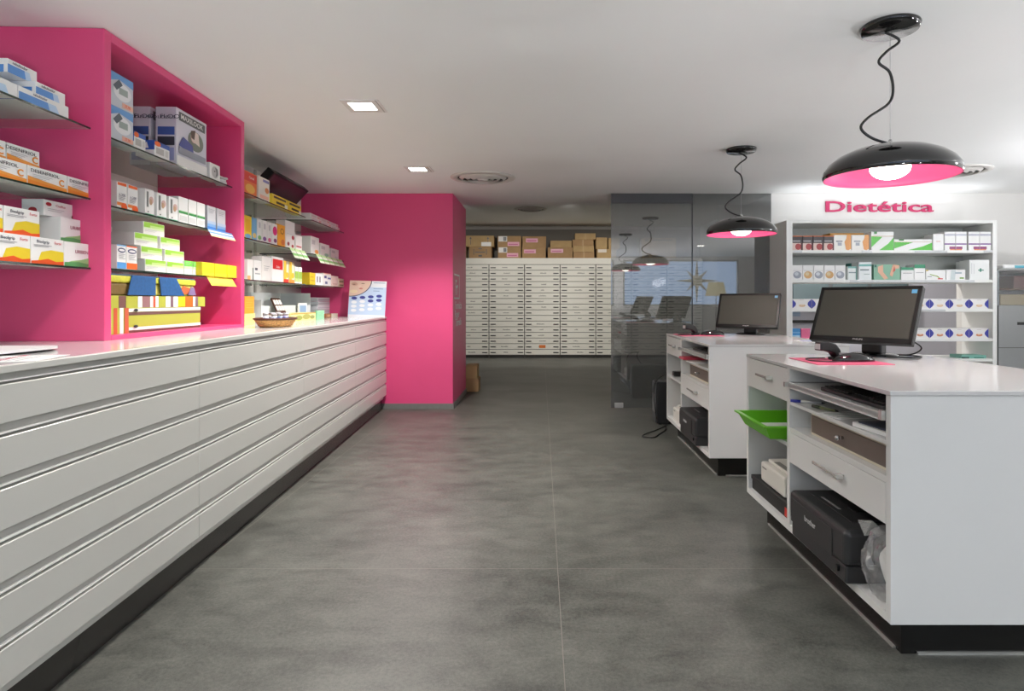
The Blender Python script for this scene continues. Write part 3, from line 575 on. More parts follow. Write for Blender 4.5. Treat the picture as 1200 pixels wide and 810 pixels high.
for i in range(6):
    m_ = JB if i == 3 else (mat((160, 156, 190), 0.35, name='jar_lilac') if i == 5 else JW)
    j = thing('jar', jar_lab[i], 'jar', Lp(-1.645 + (0.02 if i % 2 else -0.015), 4.47 - 0.14 + 0.056 * i, TZ + 0.0095), 0, 'jars in the basket')
    MB().cyl(0, 0, 0, 0.075 - 0.006 * (i % 2), 0.019, m_, 20).cyl(0, 0, 0.040, 0.056, 0.0193, mat((70, 84, 140), 0.4, name='label_ink'), 20).build('jar_body', j)
    MB().cyl(0, 0, 0.075 - 0.006 * (i % 2), 0.092 - 0.006 * (i % 2), 0.0195, mat((170, 172, 178), 0.4, name='lid_grey'), 20).build('lid', j)
zt = TZ + 0.0005
LB('syrup_box', 'pale yellow box under the orange box beside the alcove, on counter', 287, 299, -1.97, zt, 0.085, 0.14, (240, 220, 140), lines(0.2, 0.8, 0.6, 2, 0.2, (220, 180, 80)))
LB('syrup_box', 'orange box stacked on pale yellow box next to the alcove, on counter', 287, 298, -1.97, zt + 0.0855, 0.13, 0.14, (232, 160, 40), lines(0.1, 0.9, 0.8, 4, 0.15, (246, 196, 90)))
# acrylic display
ab2 = (-2.2, 5.75, TZ); ac = thing('acrylic_display', 'milky clear acrylic display box behind small items on counter', 'display stand', Lp(*ab2), TH)
MB().box(-2.36, -2.06, 5.28, 6.55, TZ + 0.0005, TZ + 0.012, ACRYL).build('base', ac, ab2)
MB().box(-2.368, -2.36, 5.28, 6.55, TZ + 0.0005, TZ + 0.26, ACRYL).build('back_panel', ac, ab2)
MB().box(-2.36, -2.06, 6.542, 6.55, TZ + 0.012, TZ + 0.26, ACRYL).build('side_panel', ac, ab2)
MB().box(-2.36, -2.06, 5.28, 5.288, TZ + 0.012, TZ + 0.19, ACRYL).build('side_panel', ac, ab2)
MB().box(-2.068, -2.06, 5.288, 6.542, TZ + 0.012, TZ + 0.14, ACRYL).build('front_panel', ac, ab2)
fr = MB(); BR = mat((74, 44, 34), 0.4, name='brown_frame')
fr.box(0, 0.2, 0, 0.012, 0, 0.22, BR, 0.002, 1)
for i in range(2):
    for j in range(3): fr.box(0.014 + j * 0.062, 0.064 + j * 0.062, -0.001, 0, 0.10 + i * 0.058, 0.145 + i * 0.058, WHITE)
o = fr.build('sample_rack'); o.location = Lp(-1.96, LV(326, -1.99), TZ + 0.006); o.rotation_euler = (math.radians(-24), 0, PI / 2 + TH)
tag(o, 'small brown rack of white samples leaning back on counter', 'rack')
LB('info_card', 'small white stand-up card with blue picture behind yellow carton', 350, 360, -2.03, zt, 0.16, 0.012, W_, [('R', 0.12, 0.35, 0.88, 0.85, (150, 180, 214)), ('R', 0.12, 0.1, 0.88, 0.3, (190, 160, 150))])
LB('soap_carton', 'pale yellow carton with olive leaves lying on counter near basket', 341, 370, -1.875, zt, 0.072, 0.13, (238, 232, 160), [('E', 0.3, 0.4, 0.14, 0.3, (150, 160, 70)), ('E', 0.6, 0.5, 0.16, 0.34, (170, 170, 80)), ('E', 0.85, 0.4, 0.1, 0.25, (140, 150, 70)), ('R', 0, 0.86, 1, 1, (190, 160, 70))])
LB('green_card', 'small mint green card standing next to the pale yellow carton', 371.5, 380, -1.87, zt, 0.085, 0.02, (150, 216, 170), lines(0.15, 0.85, 0.75, 4, 0.15, (110, 180, 130)))
for i in range(5):
    LB('folder', ('bottom' if i == 0 else 'top' if i == 4 else ORD[i] + ' from bottom') + ' white folder of the pile between acrylic display and baby poster', 372 + (i % 2), 393 + (i % 2), -2.08, zt + 0.044 * i, 0.042, 0.24, (226, 228, 232), [('R', 0.05, 0.3, 0.95, 0.5, (190, 194, 204))], 'white folders on the counter')
LB('soap_carton', 'small brown carton on counter in front of the white folders', 382, 388.5, -1.93, zt, 0.045, 0.05, (150, 96, 60), [('E', 0.5, 0.5, 0.3, 0.3, (200, 150, 100))])
LB('soap_carton', 'small cream carton on counter between brown carton and poster', 389.5, 396, -1.95, zt, 0.04, 0.05, (226, 214, 196))
# baby poster
po = MB(); PW, PH = 0.415, 0.415; PB = (196, 214, 240)
po.box(0, PW, 0, 0.006, 0, PH, mat(PB, 0.4, name='poster_blue'))
def pel(cx, cz, rx, rz, c, e, a0=0, a1=2 * PI): po.poly([(cx + rx * math.cos(a0 + (a1 - a0) * k / 24), -e, cz + rz * math.sin(a0 + (a1 - a0) * k / 24)) for k in range(24 if a1 - a0 > 6 else 25)], mat(c, 0.4, name='poster_ink'), (0, 0.0004, 0))
po.box(0, PW, -0.0006, 0, 0, 0.03, mat((236, 238, 246), 0.4, name='poster_ink')); po.box(0.24, PW, -0.0006, 0, 0.345, PH, mat((238, 240, 246), 0.4, name='poster_ink'))
def quart(r1, r2, c, e): po.poly([(0.0, -e, PH)] + [(r1 * math.cos(-PI / 2 * k / 16), -e, PH + r2 * math.sin(-PI / 2 * k / 16)) for k in range(17)], mat(c, 0.4, name='poster_ink'), (0, 0.0004, 0))
quart(0.25, 0.185, (84, 92, 120), 0.001); quart(0.24, 0.176, (230, 198, 180), 0.0016)
pel(0.055, 0.375, 0.035, 0.02, (214, 170, 150), 0.0022); pel(0.05, 0.37, 0.016, 0.004, (140, 108, 96), 0.0028); pel(0.15, 0.382, 0.02, 0.005, (150, 116, 104), 0.0028); pel(0.115, 0.352, 0.018, 0.02, (238, 206, 190), 0.0022); pel(0.13, 0.325, 0.022, 0.009, (210, 130, 124), 0.0026); pel(0.05, 0.29, 0.045, 0.02, (238, 214, 180), 0.0022)
for r in range(4):
    for c in range(4):
        dark = r == 0 or (r == 1 and c >= 2)
        pel(0.06 + c * 0.093, 0.215 - r * 0.046 + c * 0.01, 0.032, 0.017, (66, 72, 150) if dark else (240, 242, 248), 0.001)
for z, w in ((0.392, 0.13), (0.325, 0.11), (0.30, 0.07)): po.box(0.27, 0.27 + w, -0.0012, -0.0006, z, z + 0.006, mat((120, 140, 180), 0.4, name='poster_ink'))
po.box(PW * .4, PW * .6, 0.006, 0.07, 0, 0.004, mat(PB, 0.4, name='poster_blue'))
X0 = K(407.5) * 7.0
o = po.build('baby_poster'); o.location = (X0, 7.0, TZ + 0.001); o.rotation_euler = (math.radians(-5), math.radians(2.0), 0)
tag(o, 'light blue counter poster with baby photo and oval swatches by pink column', 'poster')
# papers at the near end of the counter
pp = MB().box(-0.16, 0.12, -0.12, 0.12, 0, 0.0015, WHITE)
pp.text('PROMOCIÓN', (0.0, 0.03, 0.0016), 0.035, mat((205, 60, 90), 0.5, name='ink'), (-SN, CS, 0), (-1, 0, 0), 0.0003, 1.0)
for i in range(4): pp.box(-0.02 + 0.025 * i, -0.016 + 0.025 * i, -0.09, 0.07, 0.0015, 0.0019, mat((150, 150, 160), 0.5, name='ink'))
pp.box(-0.09, -0.06, 0.07, 0.1, 0.0015, 0.002, mat((50, 80, 110), 0.5, name='ink'))
tag(put(pp.build('price_sheet'), Lp(-1.56, 2.02, TZ + 0.001), TH + 0.25), 'white printed sheet with red heading at near end of the counter', 'paper')
pp = MB(); pp.poly([(0.16 * (1.6 if abs(math.cos(t)) > .3 else 1) * math.cos(t) * .6, 0.2 * math.sin(t), 0.014 + 0.004 * math.cos(2 * t)) for t in [2 * PI * k / 28 for k in range(28)]], mat((225, 222, 222), 0.5, name='folder_plastic'), (0, 0, -0.01))
tag(put(pp.build('paper_bag_stack'), Lp(-1.80, 2.28, TZ + 0.001), TH), 'pale rounded stack of paper bags on the counter beside the printed sheet', 'bags')

# ================================================================== SERVICE COUNTERS (right)
CXR, CYR, DEP, LEN = 1.19, 2.12, 0.98, 1.48
def service_counter(label):
    r = thing('service_counter', label, 'counter', (CXR, CYR, 0), 0, 'white service counters')
    P = lambda mb, n, par=r: mb.build(n, par)
    P(MB().box(-0.004, DEP, -0.004, LEN, 0.926, 0.943, TOPW, 0.002, 1), 'countertop')
    P(MB().box(0, DEP, 0, 0.03, 0.146, 0.926, LACQ, 0.001, 1), 'end_panel')
    P(MB().box(0, DEP, LEN - 0.025, LEN, 0.146, 0.926, LACQ, 0.001, 1), 'end_panel')
    P(MB().box(0, 0.5, 0.862, 0.892, 0.176, 0.926, LACQ), 'divider')
    P(MB().box(0, DEP, 0.03, LEN - 0.025, 0.146, 0.176, LACQ), 'bottom_panel')
    P(MB().box(0.5, 0.52, 0.03, LEN - 0.025, 0.176, 0.926, LACQ), 'back_panel')
    P(MB().box(DEP - 0.02, DEP, 0.03, LEN - 0.025, 0.176, 0.926, LACQ), 'customer_panel')
    for b0, b1, z0, z1 in ((0.892, LEN - 0.025, 0.545, 0.564), (0.03, 0.862, 0.753, 0.768), (0.03, 0.862, 0.622, 0.645)):
        P(MB().box(0.002, 0.5, b0, b1, z0, z1, LACQ), 'shelf')
    t = P(MB().box(-0.012, 0.36, 0.055, 0.85, 0.842, 0.858, LACQ).box(-0.012, -0.004, 0.055, 0.85, 0.835, 0.863, LACQ), 'keyboard_tray')
    P(MB().box(-0.014, 0.3, 0.032, 0.054, 0.836, 0.87, ALU), 'slide_rail', t); P(MB().box(-0.03, 0.3, 0.845, 0.862, 0.84, 0.862, ALU), 'slide_rail', t)
    for b0, b1, z0, z1 in ((0.895, LEN - 0.027, 0.763, 0.922), (0.032, 0.86, 0.478, 0.62)):
        d = P(MB().box(0.0, 0.018, b0, b1, z0, z1, LACQ, 0.001, 1).box(0.018, 0.45, b0 + 0.02, b1 - 0.02, z0 + 0.01, z1 - 0.02, LACQ), 'drawer')
        c = (b0 + b1) / 2; zz = (z0 + z1) / 2 + 0.005; w = 0.09 if b1 - b0 < 0.7 else 0.12
        P(MB().box(-0.034, -0.026, c - w, c + w * .8, zz, zz + 0.012, ALU, 0.0015, 1).box(-0.03, 0.0, c - w, c - w + 0.03, zz - 0.006, zz + 0.012, ALU, 0.0015, 1), 'handle', d)
    P(MB().box(0.085, DEP - 0.05, 0.085, LEN - 0.09, 0.0, 0.146, PLINTH), 'plinth')
    P(MB().box(0.076, 0.085, 0.12, LEN - 0.12, 0.0, 0.008, ALU).box(0.14, DEP - 0.05, 0.076, 0.085, 0.0, 0.008, ALU), 'plinth_trim')
    return r
sc1 = service_counter('white service counter with green tray, nearest the viewpoint')
OFS = Vector((-0.012, 2.24, 0))
dup(sc1, Vector((CXR, CYR, 0)) + OFS, None, 'white service counter standing before the tinted glass, further back')
def at(a, b, z): return (CXR + a, CYR + b, z)
def both(o, lab2, dz=0, db=0):
    return dup(o, Vector(o.location) + OFS + Vector((0, db, dz)), None, lab2)

# monitors
def monitor(label, c, yaw, tilt, base_xy, zt, w=0.5425, h=0.336):
    r = thing('computer_monitor', label, 'monitor', (base_xy[0], base_xy[1], zt), yaw, 'black monitors on service counters')
    loc = Vector(c) - Vector((base_xy[0], base_xy[1], zt)); loc.rotate(Matrix.Rotation(-yaw, 3, 'Z'))
    M = Matrix.Translation(loc) @ Matrix.Rotation(-tilt, 4, 'X')
    hb = MB().box(-w / 2, w / 2, 0.0, 0.035, -h / 2, h / 2, BLACK, 0.006, 2, M).box(-w / 3, w / 3, 0.03, 0.06, -h / 3, h / 3, BLACK, 0.012, 2, M)
    for q in ((-w / 2 + .001, -w / 2 + 0.02, -h / 2 + .001, h / 2 - .001), (w / 2 - 0.02, w / 2 - .001, -h / 2 + .001, h / 2 - .001), (-w / 2 + .001, w / 2 - .001, h / 2 - 0.018, h / 2 - .001), (-w / 2 + .001, w / 2 - .001, -h / 2 + .001, -h / 2 + 0.03)):
        hb.box(q[0], q[1], -0.005, 0.003, q[2], q[3], mat((20, 20, 20), 0.4, name='satin_bezel', spec=0.3), 0.002, 1, M)
    hd = hb.build('housing', r)
    MB().box(-w / 2 + 0.02, w / 2 - 0.02, -0.001, 0.001, -h / 2 + 0.03, h / 2 - 0.018, mat((70, 70, 64), 0.5, name='screen_off', spec=0.15), 0, 2, M).build('screen', r)
    lg = MB(); lg.text('PHILIPS', (0, 0, 0), 0.013, mat((190, 190, 190), 0.4, name='logo_grey'), (1, 0, 0), (0, 0, 1), 0.0006, 1.3); bmesh.ops.transform(lg.bm, matrix=M @ Matrix.Translation((0, -0.0056, -h / 2 + 0.015)), verts=lg.bm.verts); lg.build('logo', hd)
    MB().box(w / 2 - 0.05, w / 2 - 0.024, -0.0016, -0.0008, h / 2 - 0.044, h / 2 - 0.022, mat((90, 160, 200), 0.4, name='sticker_blue'), 0, 2, M).build('sticker', r)
    lo = M @ Vector((0, 0.03, -h * 0.2))
    nk = MB(); nk.tube([(0, 0.04, 0.01), (0, 0.05, 0.06), (0, lo.y + 0.02, lo.z)], 0.03, BLACK, 12); nk.box(-0.055, 0.055, -0.015, 0.055, 0.012, 0.09, BLACK, 0.01, 2); nk.build('neck', r)
    MB().lathe([(0.0, 0.0), (0.118, 0.0), (0.12, 0.006), (0.1, 0.014), (0.05, 0.02), (0.0, 0.02)], BLACKG, (0, 0.02, 0), 40, 1.1, 0.8).build('base', r)
    return r
ZT = 0.9435
monitor('black widescreen monitor on the counter with the green tray', (1.7657, 3.4099, 1.1774), -0.8999, 0.455, (1.85, 3.48), ZT)
monitor('black widescreen monitor in front of the tinted glass panel', (1.865, 5.62, 1.163), -0.563, 0.44, (1.90, 5.66), ZT)
# pink mats, scanners, mice
MATP = mat((214, 96, 128), 0.55, name='pink_mat')
m0 = tag(put(MB().box(-0.185, 0.185, -0.175, 0.175, 0, 0.003, MATP, 0.0012, 1).build('desk_mat'), (1.505, 3.145, ZT)), 'pink desk mat under the black scanner, counter with green tray', 'mat', 'pink desk mats')
dup(m0, (1.40, 5.55, ZT), None, 'pink desk mat on the counter before the tinted glass')
def scanner(label, loc, rot):
    r = thing('barcode_scanner', label, 'scanner', loc, rot, 'barcode scanners')
    pr = [(-0.092, 0.050), (-0.092, 0.088), (-0.085, 0.094), (-0.045, 0.096), (0.0, 0.082), (0.026, 0.052), (0.034, 0.018), (0.006, 0.014), (-0.012, 0.036), (-0.045, 0.046)]
    hb = MB(); hb.poly([(x, -0.027, z) for x, z in pr], BLACK, (0, 0.054, 0)); bmesh.ops.remove_doubles(hb.bm, verts=hb.bm.verts, dist=1e-5)
    bmesh.ops.bevel(hb.bm, geom=list(hb.bm.edges), offset=0.006, segments=2, profile=0.5, affect='EDGES'); hb.build('head', r)
    MB().box(-0.0945, -0.0915, -0.019, 0.019, 0.056, 0.084, mat((196, 198, 198), 0.2, name='scan_window')).build('scan_window', r)
    MB().box(-0.01, 0.056, -0.03, 0.03, 0, 0.016, BLACK, 0.006, 2).build('stand', r)
    MB().tube([(0.05, 0, 0.008), (0.02, -0.07, 0.005), (-0.09, -0.12, 0.005), (-0.17, -0.06, 0.005), (-0.12, 0.05, 0.005), (0.0, 0.06, 0.005)], 0.003, BLACK, 6).build('cable', r)
    return r
scanner('black barcode scanner with looped cable on mat beside the green tray counter monitor', (1.50, 3.20, ZT + 0.003), 0.25)
scanner('black barcode scanner on the counter before the tinted glass', (1.36, 5.56, ZT + 0.003), 0.3)
def mouse(label, loc, rot):
    r = thing('computer_mouse', label, 'mouse', loc, rot, 'black mice')
    MB().ball((0, 0, 0.0), 0.5, BLACKG, (0.22, 0.085, 0.085), 24).build('shell', r)
    for o_ in r.children:
        for v in o_.data.vertices: v.co.z = max(v.co.z, 0.0)
    MB().box(-0.075, -0.03, -0.004, 0.004, 0.030, 0.043, mat((110, 110, 110), 0.3, name='wheel_grey'), 0.003, 1).build('wheel', r)
    return r
mouse('long black mouse on the mat in front of the monitor stand', (1.565, 3.12, ZT + 0.0035), 0.05)
mouse('black mouse on the mat of the counter before tinted glass', (1.52, 5.52, ZT + 0.0035), 0.1)
b = MB()
b.tube([(1.93, 3.52, ZT + 0.006), (2.02, 3.42, ZT + 0.01), (2.04, 3.34, ZT + 0.05), (2.0, 3.36, ZT + 0.09), (1.93, 3.46, ZT + 0.14)], 0.004, BLACK, 6)
b.tube([(1.86, 3.36, ZT + 0.005), (1.97, 3.30, ZT + 0.005), (2.05, 3.36, ZT + 0.005), (2.0, 3.46, ZT + 0.005), (1.9, 3.5, ZT + 0.006)], 0.004, BLACK, 6)
tag(put(b.build('monitor_cable', None, (1.95, 3.4, ZT)), (1.95, 3.4, ZT)), 'black cables looping beside the stand of the counter monitor', 'cable')
# leaflet and cup on the far counter
b = MB().box(0, 0.2, 0, 0.14, 0, 0.004, WHITE).box(0.02, 0.16, 0.03, 0.09, 0.004, 0.0046, mat((70, 80, 180), 0.5, name='ink'))
tag(put(b.build('blue_leaflet'), (1.93, 4.62, ZT)), 'white leaflet with blue print on far counter, seen below the monitor', 'leaflet')
b = MB().lathe([(0.0, 0.0), (0.03, 0.0), (0.036, 0.05), (0.034, 0.05), (0.028, 0.004), (0.0, 0.004)], WHITE, n=24)
tag(put(b.build('white_cup'), (1.98, 4.42, ZT)), 'small white cup on far counter behind the monitor stand', 'cup')

# keyboards
def keyboard(label, loc):
    r = thing('keyboard', label, 'keyboard', loc, 0, 'keyboards on pull-out trays')
    MB().box(0, 0.15, 0, 0.50, 0, 0.016, mat((46, 44, 44), 0.4, name='keyboard_shell'), 0.004, 2).build('case', r)
    k = MB()
    for i in range(6):
        for j in range(18):
            if i == 0 and 3 < j < 10: continue
            k.box(0.012 + i * 0.022, 0.030 + i * 0.022, 0.012 + j * 0.0266, 0.0352 + j * 0.0266, 0.016, 0.024, BLACKM, 0.002, 1)
    k.build('keys', r); return r
k1 = keyboard('black keyboard on pull-out tray of the counter with the green tray', at(0.03, 0.10, 0.8585))
both(k1, 'black keyboard on pull-out tray of the counter before tinted glass')
# pens and papers on the paper shelf
def pen(label, loc, rot, c1, c2):
    r = thing('pen', label, 'pen', loc, rot, 'pens on the paper shelf')
    M = Matrix.Rotation(PI / 2, 4, 'Y')
    MB().cyl(0, 0, -0.06, 0.05, 0.0055, mat(c1, 0.3, name='pen_barrel'), 12, M=M).cyl(0, 0, -0.075, -0.06, 0.002, mat((60, 60, 60), 0.3, name='pen_tip'), 10, r2=0.005, M=M).build('barrel', r)
    MB().cyl(0, 0, 0.03, 0.075, 0.007, mat(c2, 0.3, name='pen_cap'), 12, M=M).build('cap', r)
    return r
pen('white pen with blue cap on shelf below the keyboard tray', at(0.06, 0.80, 0.7755), 2.6, (230, 230, 230), (50, 60, 160))
pen('olive green pen on shelf between blue capped pen and papers', at(0.06, 0.62, 0.7755), 1.9, (120, 130, 90), (60, 70, 50))
b = MB().box(0, 0.21, 0, 0.15, 0, 0.002, WHITE)
for i in range(5): b.box(0.02, 0.19 - 0.02 * (i % 3), 0.015 + i * 0.027, 0.022 + i * 0.027, 0.002, 0.0024, mat((120, 150, 140) if i % 2 else (150, 150, 150), 0.5, name='ink'))
s0 = tag(put(b.build('printed_slip'), at(0.02, 0.40, 0.7685), 0.2), 'printed slip with green lines on paper shelf of green tray counter', 'paper', 'slips on paper shelves')
both(s0, 'printed slip on paper shelf of counter before tinted glass')
b = MB().box(0, 0.16, 0, 0.12, 0, 0.003, mat((206, 170, 130), 0.5, name='tan_paper')); tag(put(b.build('tan_card'), at(0.2, 0.42, 0.7685), 0.15), 'tan card lying behind the printed slip', 'card')
bo = thing('booklet', 'dark blue booklet with white pages at end of paper shelf', 'booklet', at(0.03, 0.06, 0.7685), 0.1)
MB().box(0, 0.2, 0.0, 0.22, 0, 0.016, WHITE, 0.002, 1).build('pages', bo); MB().box(0.01, 0.2, 0.0, 0.2, 0.0162, 0.021, mat((70, 74, 92), 0.35, name='booklet_cover', noise=0.3, nscale=20), 0.002, 1).build('cover', bo)
b = MB().box(0, 0.2, -0.06, 0.1, 0, 0.02, mat((206, 70, 90), 0.4, name='red_case'), 0.006, 2); tag(put(b.build('red_folder'), (1.15, 5.1, 0.7685)), 'red wallet sticking out of the paper shelf, counter before tinted glass', 'wallet')
# wooden cash drawer
def cash(label, loc):
    r = thing('cash_drawer', label, 'drawer', loc, 0, 'taupe cash drawers')
    BE = mat((214, 206, 184), 0.45, name='beige_frame'); TA = mat((112, 100, 92), 0.4, name='taupe_front', noise=0.06, nscale=6)
    MB().box(0, 0.4, 0, 0.665, 0, 0.1, BE, 0.002, 1).build('case', r)
    d = MB().box(-0.004, 0.0, 0.014, 0.651, 0.012, 0.088, TA, 0.001, 1).build('drawer_front', r)
    MB().cyl(0, 0, 0.0, 0.02, 0.007, CHROME, 16, M=Matrix.Translation((-0.004, 0.36, 0.05)) @ Matrix.Rotation(-PI / 2, 4, 'Y')).ball((-0.026, 0.36, 0.05), 0.011, CHROME).build('knob', d)
    return r
c1 = cash('taupe cash drawer with round knob in the counter with green tray', at(0.035, 0.04, 0.6455))
both(c1, 'taupe cash drawer in the counter before tinted glass')
# green tray and its paper
GT = mat((104, 190, 28), 0.35, name='green_plastic')
b = MB()
W0, D0, h0 = 0.32, 0.42, 0.07
def trayring(e, z): return [(-e, -e, z), (W0 + e, -e, z), (W0 + e, D0 + e, z), (-e, D0 + e, z)]
tb = bmesh.new(); rs = [[tb.verts.new(p) for p in trayring(e, z)] for e, z in ((-0.02, 0.0), (0.012, h0), (0.024, h0), (0.024, h0 - 0.006), (0.016, h0 - 0.006), (-0.016, 0.004))]
tb.free()
tb = bmesh.new(); seq = ((-0.02, 0.0), (0.012, h0 - 0.008), (0.026, h0 - 0.008), (0.026, h0), (0.006, h0), (-0.022, 0.006))
rs = [[tb.verts.new(p) for p in trayring(e, z)] for e, z in seq]
for A, B in zip(rs, rs[1:]):
    for k_ in range(4): tb.faces.new((A[k_], A[(k_ + 1) % 4], B[(k_ + 1) % 4], B[k_]))
tb.faces.new(rs[0][::-1]); tb.faces.new(rs[-1]); b.merge(tb, GT)
tag(put(b.build('letter_tray'), at(-0.075, 0.945, 0.5645)), 'bright green letter tray on the counter shelf', 'tray')
tag(put(MB().box(0, 0.23, 0, 0.3, 0, 0.014, WHITE).build('paper_stack'), at(-0.03, 0.98, 0.571)), 'white paper sheets lying in the green tray', 'paper')
# label printer on a black box
bl = thing('black_box', 'flat black box on bottom shelf beneath the white label printer', 'box', at(0.02, 0.92, 0.1765))
MB().box(0, 0.36, 0, 0.53, 0, 0.055, BLACKM, 0.004, 2).build('box_base', bl); MB().box(-0.006, 0.366, -0.004, 0.532, 0.056, 0.08, BLACKM, 0.004, 2).build('lid', bl)
MB().box(-0.002, 0.0, 0.02, 0.05, 0.008, 0.05, mat((200, 50, 40), 0.4, name='red_sticker')).build('red_label', bl)
def labelprinter(label, loc):
    r = thing('label_printer', label, 'printer', loc, 0, 'white label printers'); WP = mat((216, 212, 204), 0.4, name='ivory_plastic')
    MB().box(0, 0.26, 0, 0.34, 0, 0.105, WP, 0.012, 3).build('housing', r)
    MB().box(0.03, 0.24, 0.03, 0.31, 0.105, 0.125, WP, 0.008, 2).build('lid', r); MB().box(0.03, 0.06, 0.04, 0.22, 0.1252, 0.128, mat((130, 128, 122), 0.5, name='slot_grey')).build('paper_slot', r)
    MB().box(-0.0015, 0.0, 0.25, 0.31, 0.075, 0.083, mat((130, 128, 124), 0.4, name='logo_grey')).build('logo', r); return r
l1 = labelprinter('ivory label printer on black box below the green tray', at(0.03, 1.0, 0.257))
both(l1, 'ivory label printer low in the counter before tinted glass', -0.080)
tag(put(MB().box(0, 0.12, 0, 0.012, 0, 0.13, mat((236, 196, 178), 0.5, name='salmon_paper')).build('note_pad'), at(0.012, 0.90, 0.258)), 'salmon note pad upright beside the ivory label printer', 'pad')
tag(put(MB().box(0, 0.125, 0, 0.011, 0, 0.12, WHITE).build('note_pad'), at(0.012, 0.9135, 0.258)), 'white note pad between salmon pad and ivory label printer', 'pad')
# laser printers
def laser(label, loc):
    r = thing('laser_printer', label, 'printer', loc, 0, 'black laser printers'); PB_ = mat((48, 48, 49), 0.42, name='charcoal_plastic', bump=0.08, nscale=400)
    MB().box(0, 0.40, 0, 0.53, 0.066, 0.205, PB_, 0.022, 4).build('body', r)
    MB().box(0.008, 0.39, 0.01, 0.52, 0.0, 0.068, PB_, 0.008, 2).build('paper_tray', r)
    fp = MB().box(-0.004, 0.0, 0.10, 0.50, 0.07, 0.178, PB_, 0.002, 1).build('front_door', r)
    MB().text('brother', (-0.0046, 0.30, 0.132), 0.034, mat((190, 190, 190), 0.4, name='logo_grey'), (0, -1, 0), (0, 0, 1), 0.0008, 1.0, 0.01).build('logo', fp)
    tp = MB(); tp.box(0.07, 0.32, 0.09, 0.47, 0.204, 0.2075, mat((40, 40, 41), 0.4, name='charcoal_dark'), 0.001, 1).box(0.09, 0.10, 0.24, 0.40, 0.2075, 0.2095, mat((130, 130, 130), 0.3, name='grey_bar')).box(0.14, 0.2, 0.2, 0.26, 0.2075, 0.2095, BLACK).box(0.2, 0.21, 0.15, 0.22, 0.2075, 0.2095, BLACK).box(0.2, 0.21, 0.28, 0.36, 0.2075, 0.2095, BLACK)
    tp.build('output_tray', r)
    MB().box(0.10, 0.33, -0.003, 0.0, 0.09, 0.17, PB_, 0.004, 2).build('side_cover', r); MB().box(-0.001, 0.007, 0.06, 0.075, 0.03, 0.05, BLACK).build('level_window', r)
    return r
pr1 = laser('black laser printer sticking out of the counter under the wide drawer', at(-0.045, 0.225, 0.1765))
pr2 = both(pr1, 'black laser printer in the counter before the tinted glass')
# plastic bag with white rolls
bgx = at(0.06, 0.12, 0.177)
pb = thing('plastic_bag', 'clear crumpled plastic bag next to the black printer', 'bag', bgx)
tb = bmesh.new(); bmesh.ops.create_icosphere(tb, subdivisions=4, radius=0.5)
rnd = random.Random(3); ph = [(Vector((rnd.uniform(-1, 1), rnd.uniform(-1, 1), rnd.uniform(-1, 1))) * 9, rnd.uniform(0, 6)) for _ in range(9)]
for v in tb.verts:
    n = v.co.normalized(); d = sum(abs(math.sin(a.dot(n) + p)) for a, p in ph) / 9
    v.co = n * 0.5 * (0.8 + 0.36 * d); v.co.x = v.co.x * 0.235 + 0.04; v.co.y = max(v.co.y * 0.24, -0.087); v.co.z = max(v.co.z * 0.29 + 0.118, 0.001)
MB().merge(tb, FILM).build('film', pb)
MB().poly([(-0.05, 0.07, 0.2), (-0.055, 0.11, 0.245), (-0.03, 0.055, 0.262), (0.0, 0.03, 0.225)], FILM, (0.004, 0.004, 0)).build('torn_flap', pb)
b = MB()
tb = bmesh.new(); bmesh.ops.create_uvsphere(tb, u_segments=28, v_segments=18, radius=0.5)
for v in tb.verts:
    n = v.co.normalized(); v.co = n * 0.5 * (0.95 + 0.06 * math.sin(7 * n.x + 5 * n.z)); v.co.x = v.co.x * 0.165 + 0.05; v.co.y = v.co.y * 0.14 - 0.010; v.co.z = v.co.z * 0.23 + 0.119
b.merge(tb, mat((232, 230, 226), 0.7, name='tissue', noise=0.03), None, True)
tag(put(b.build('tissue_roll'), bgx), 'white tissue roll inside the clear plastic bag', 'roll')
# computer tower with cables
tw = thing('computer_tower', 'black computer tower on floor between far counter and tinted glass', 'computer', (1.17, 6.28, 0), 0)
MB().box(0, 0.42, 0, 0.21, 0.01, 0.43, mat((44, 44, 45), 0.4, name='tower_black'), 0.008, 2).build('case', tw)
MB().box(-0.012, 0.0, 0.012, 0.198, 0.02, 0.42, mat((70, 72, 74), 0.3, name='tower_face'), 0.004, 2).build('front_panel', tw)
MB().box(-0.015, -0.012, 0.03, 0.18, 0.12, 0.30, mat((150, 150, 150), 0.3, 0.5, name='grille_silver')).build('grille', tw)
for fx, fy in ((0.03, 0.02), (0.39, 0.02), (0.03, 0.19), (0.39, 0.19)): MB().cyl(fx, fy, 0, 0.012, 0.014, BLACK, 12).build('foot', tw)
def cable(name, label, pts, r=0.005):
    c = Vector(pts[0]); b = MB().tube(pts, r, BLACK, 6); tag(put(b.build(name, None, c), c), label, 'cable')
cable('power_cable', 'black cable looping on the floor beside the computer tower', [(1.30, 6.27, 0.05), (1.22, 6.15, 0.012), (1.1, 5.98, 0.007), (0.98, 5.82, 0.007), (0.93, 5.7, 0.007), (1.02, 5.66, 0.007), (1.1, 5.8, 0.007), (1.2, 6.0, 0.007), (1.24, 6.2, 0.007), (1.3, 6.35, 0.012)])
cable('signal_cable', 'black cables arching over the computer tower toward far counter', [(1.30, 6.02, 0.56), (1.2, 6.0, 0.54), (1.14, 6.12, 0.47), (1.13, 6.24, 0.36), (1.14, 6.25, 0.2), (1.16, 6.25, 0.06)])
cable('signal_cable', 'second black cable draped down the near side of the tower', [(1.32, 6.0, 0.57), (1.28, 6.1, 0.5), (1.34, 6.25, 0.37), (1.27, 6.26, 0.3), (1.3, 6.262, 0.15), (1.36, 6.262, 0.04)])
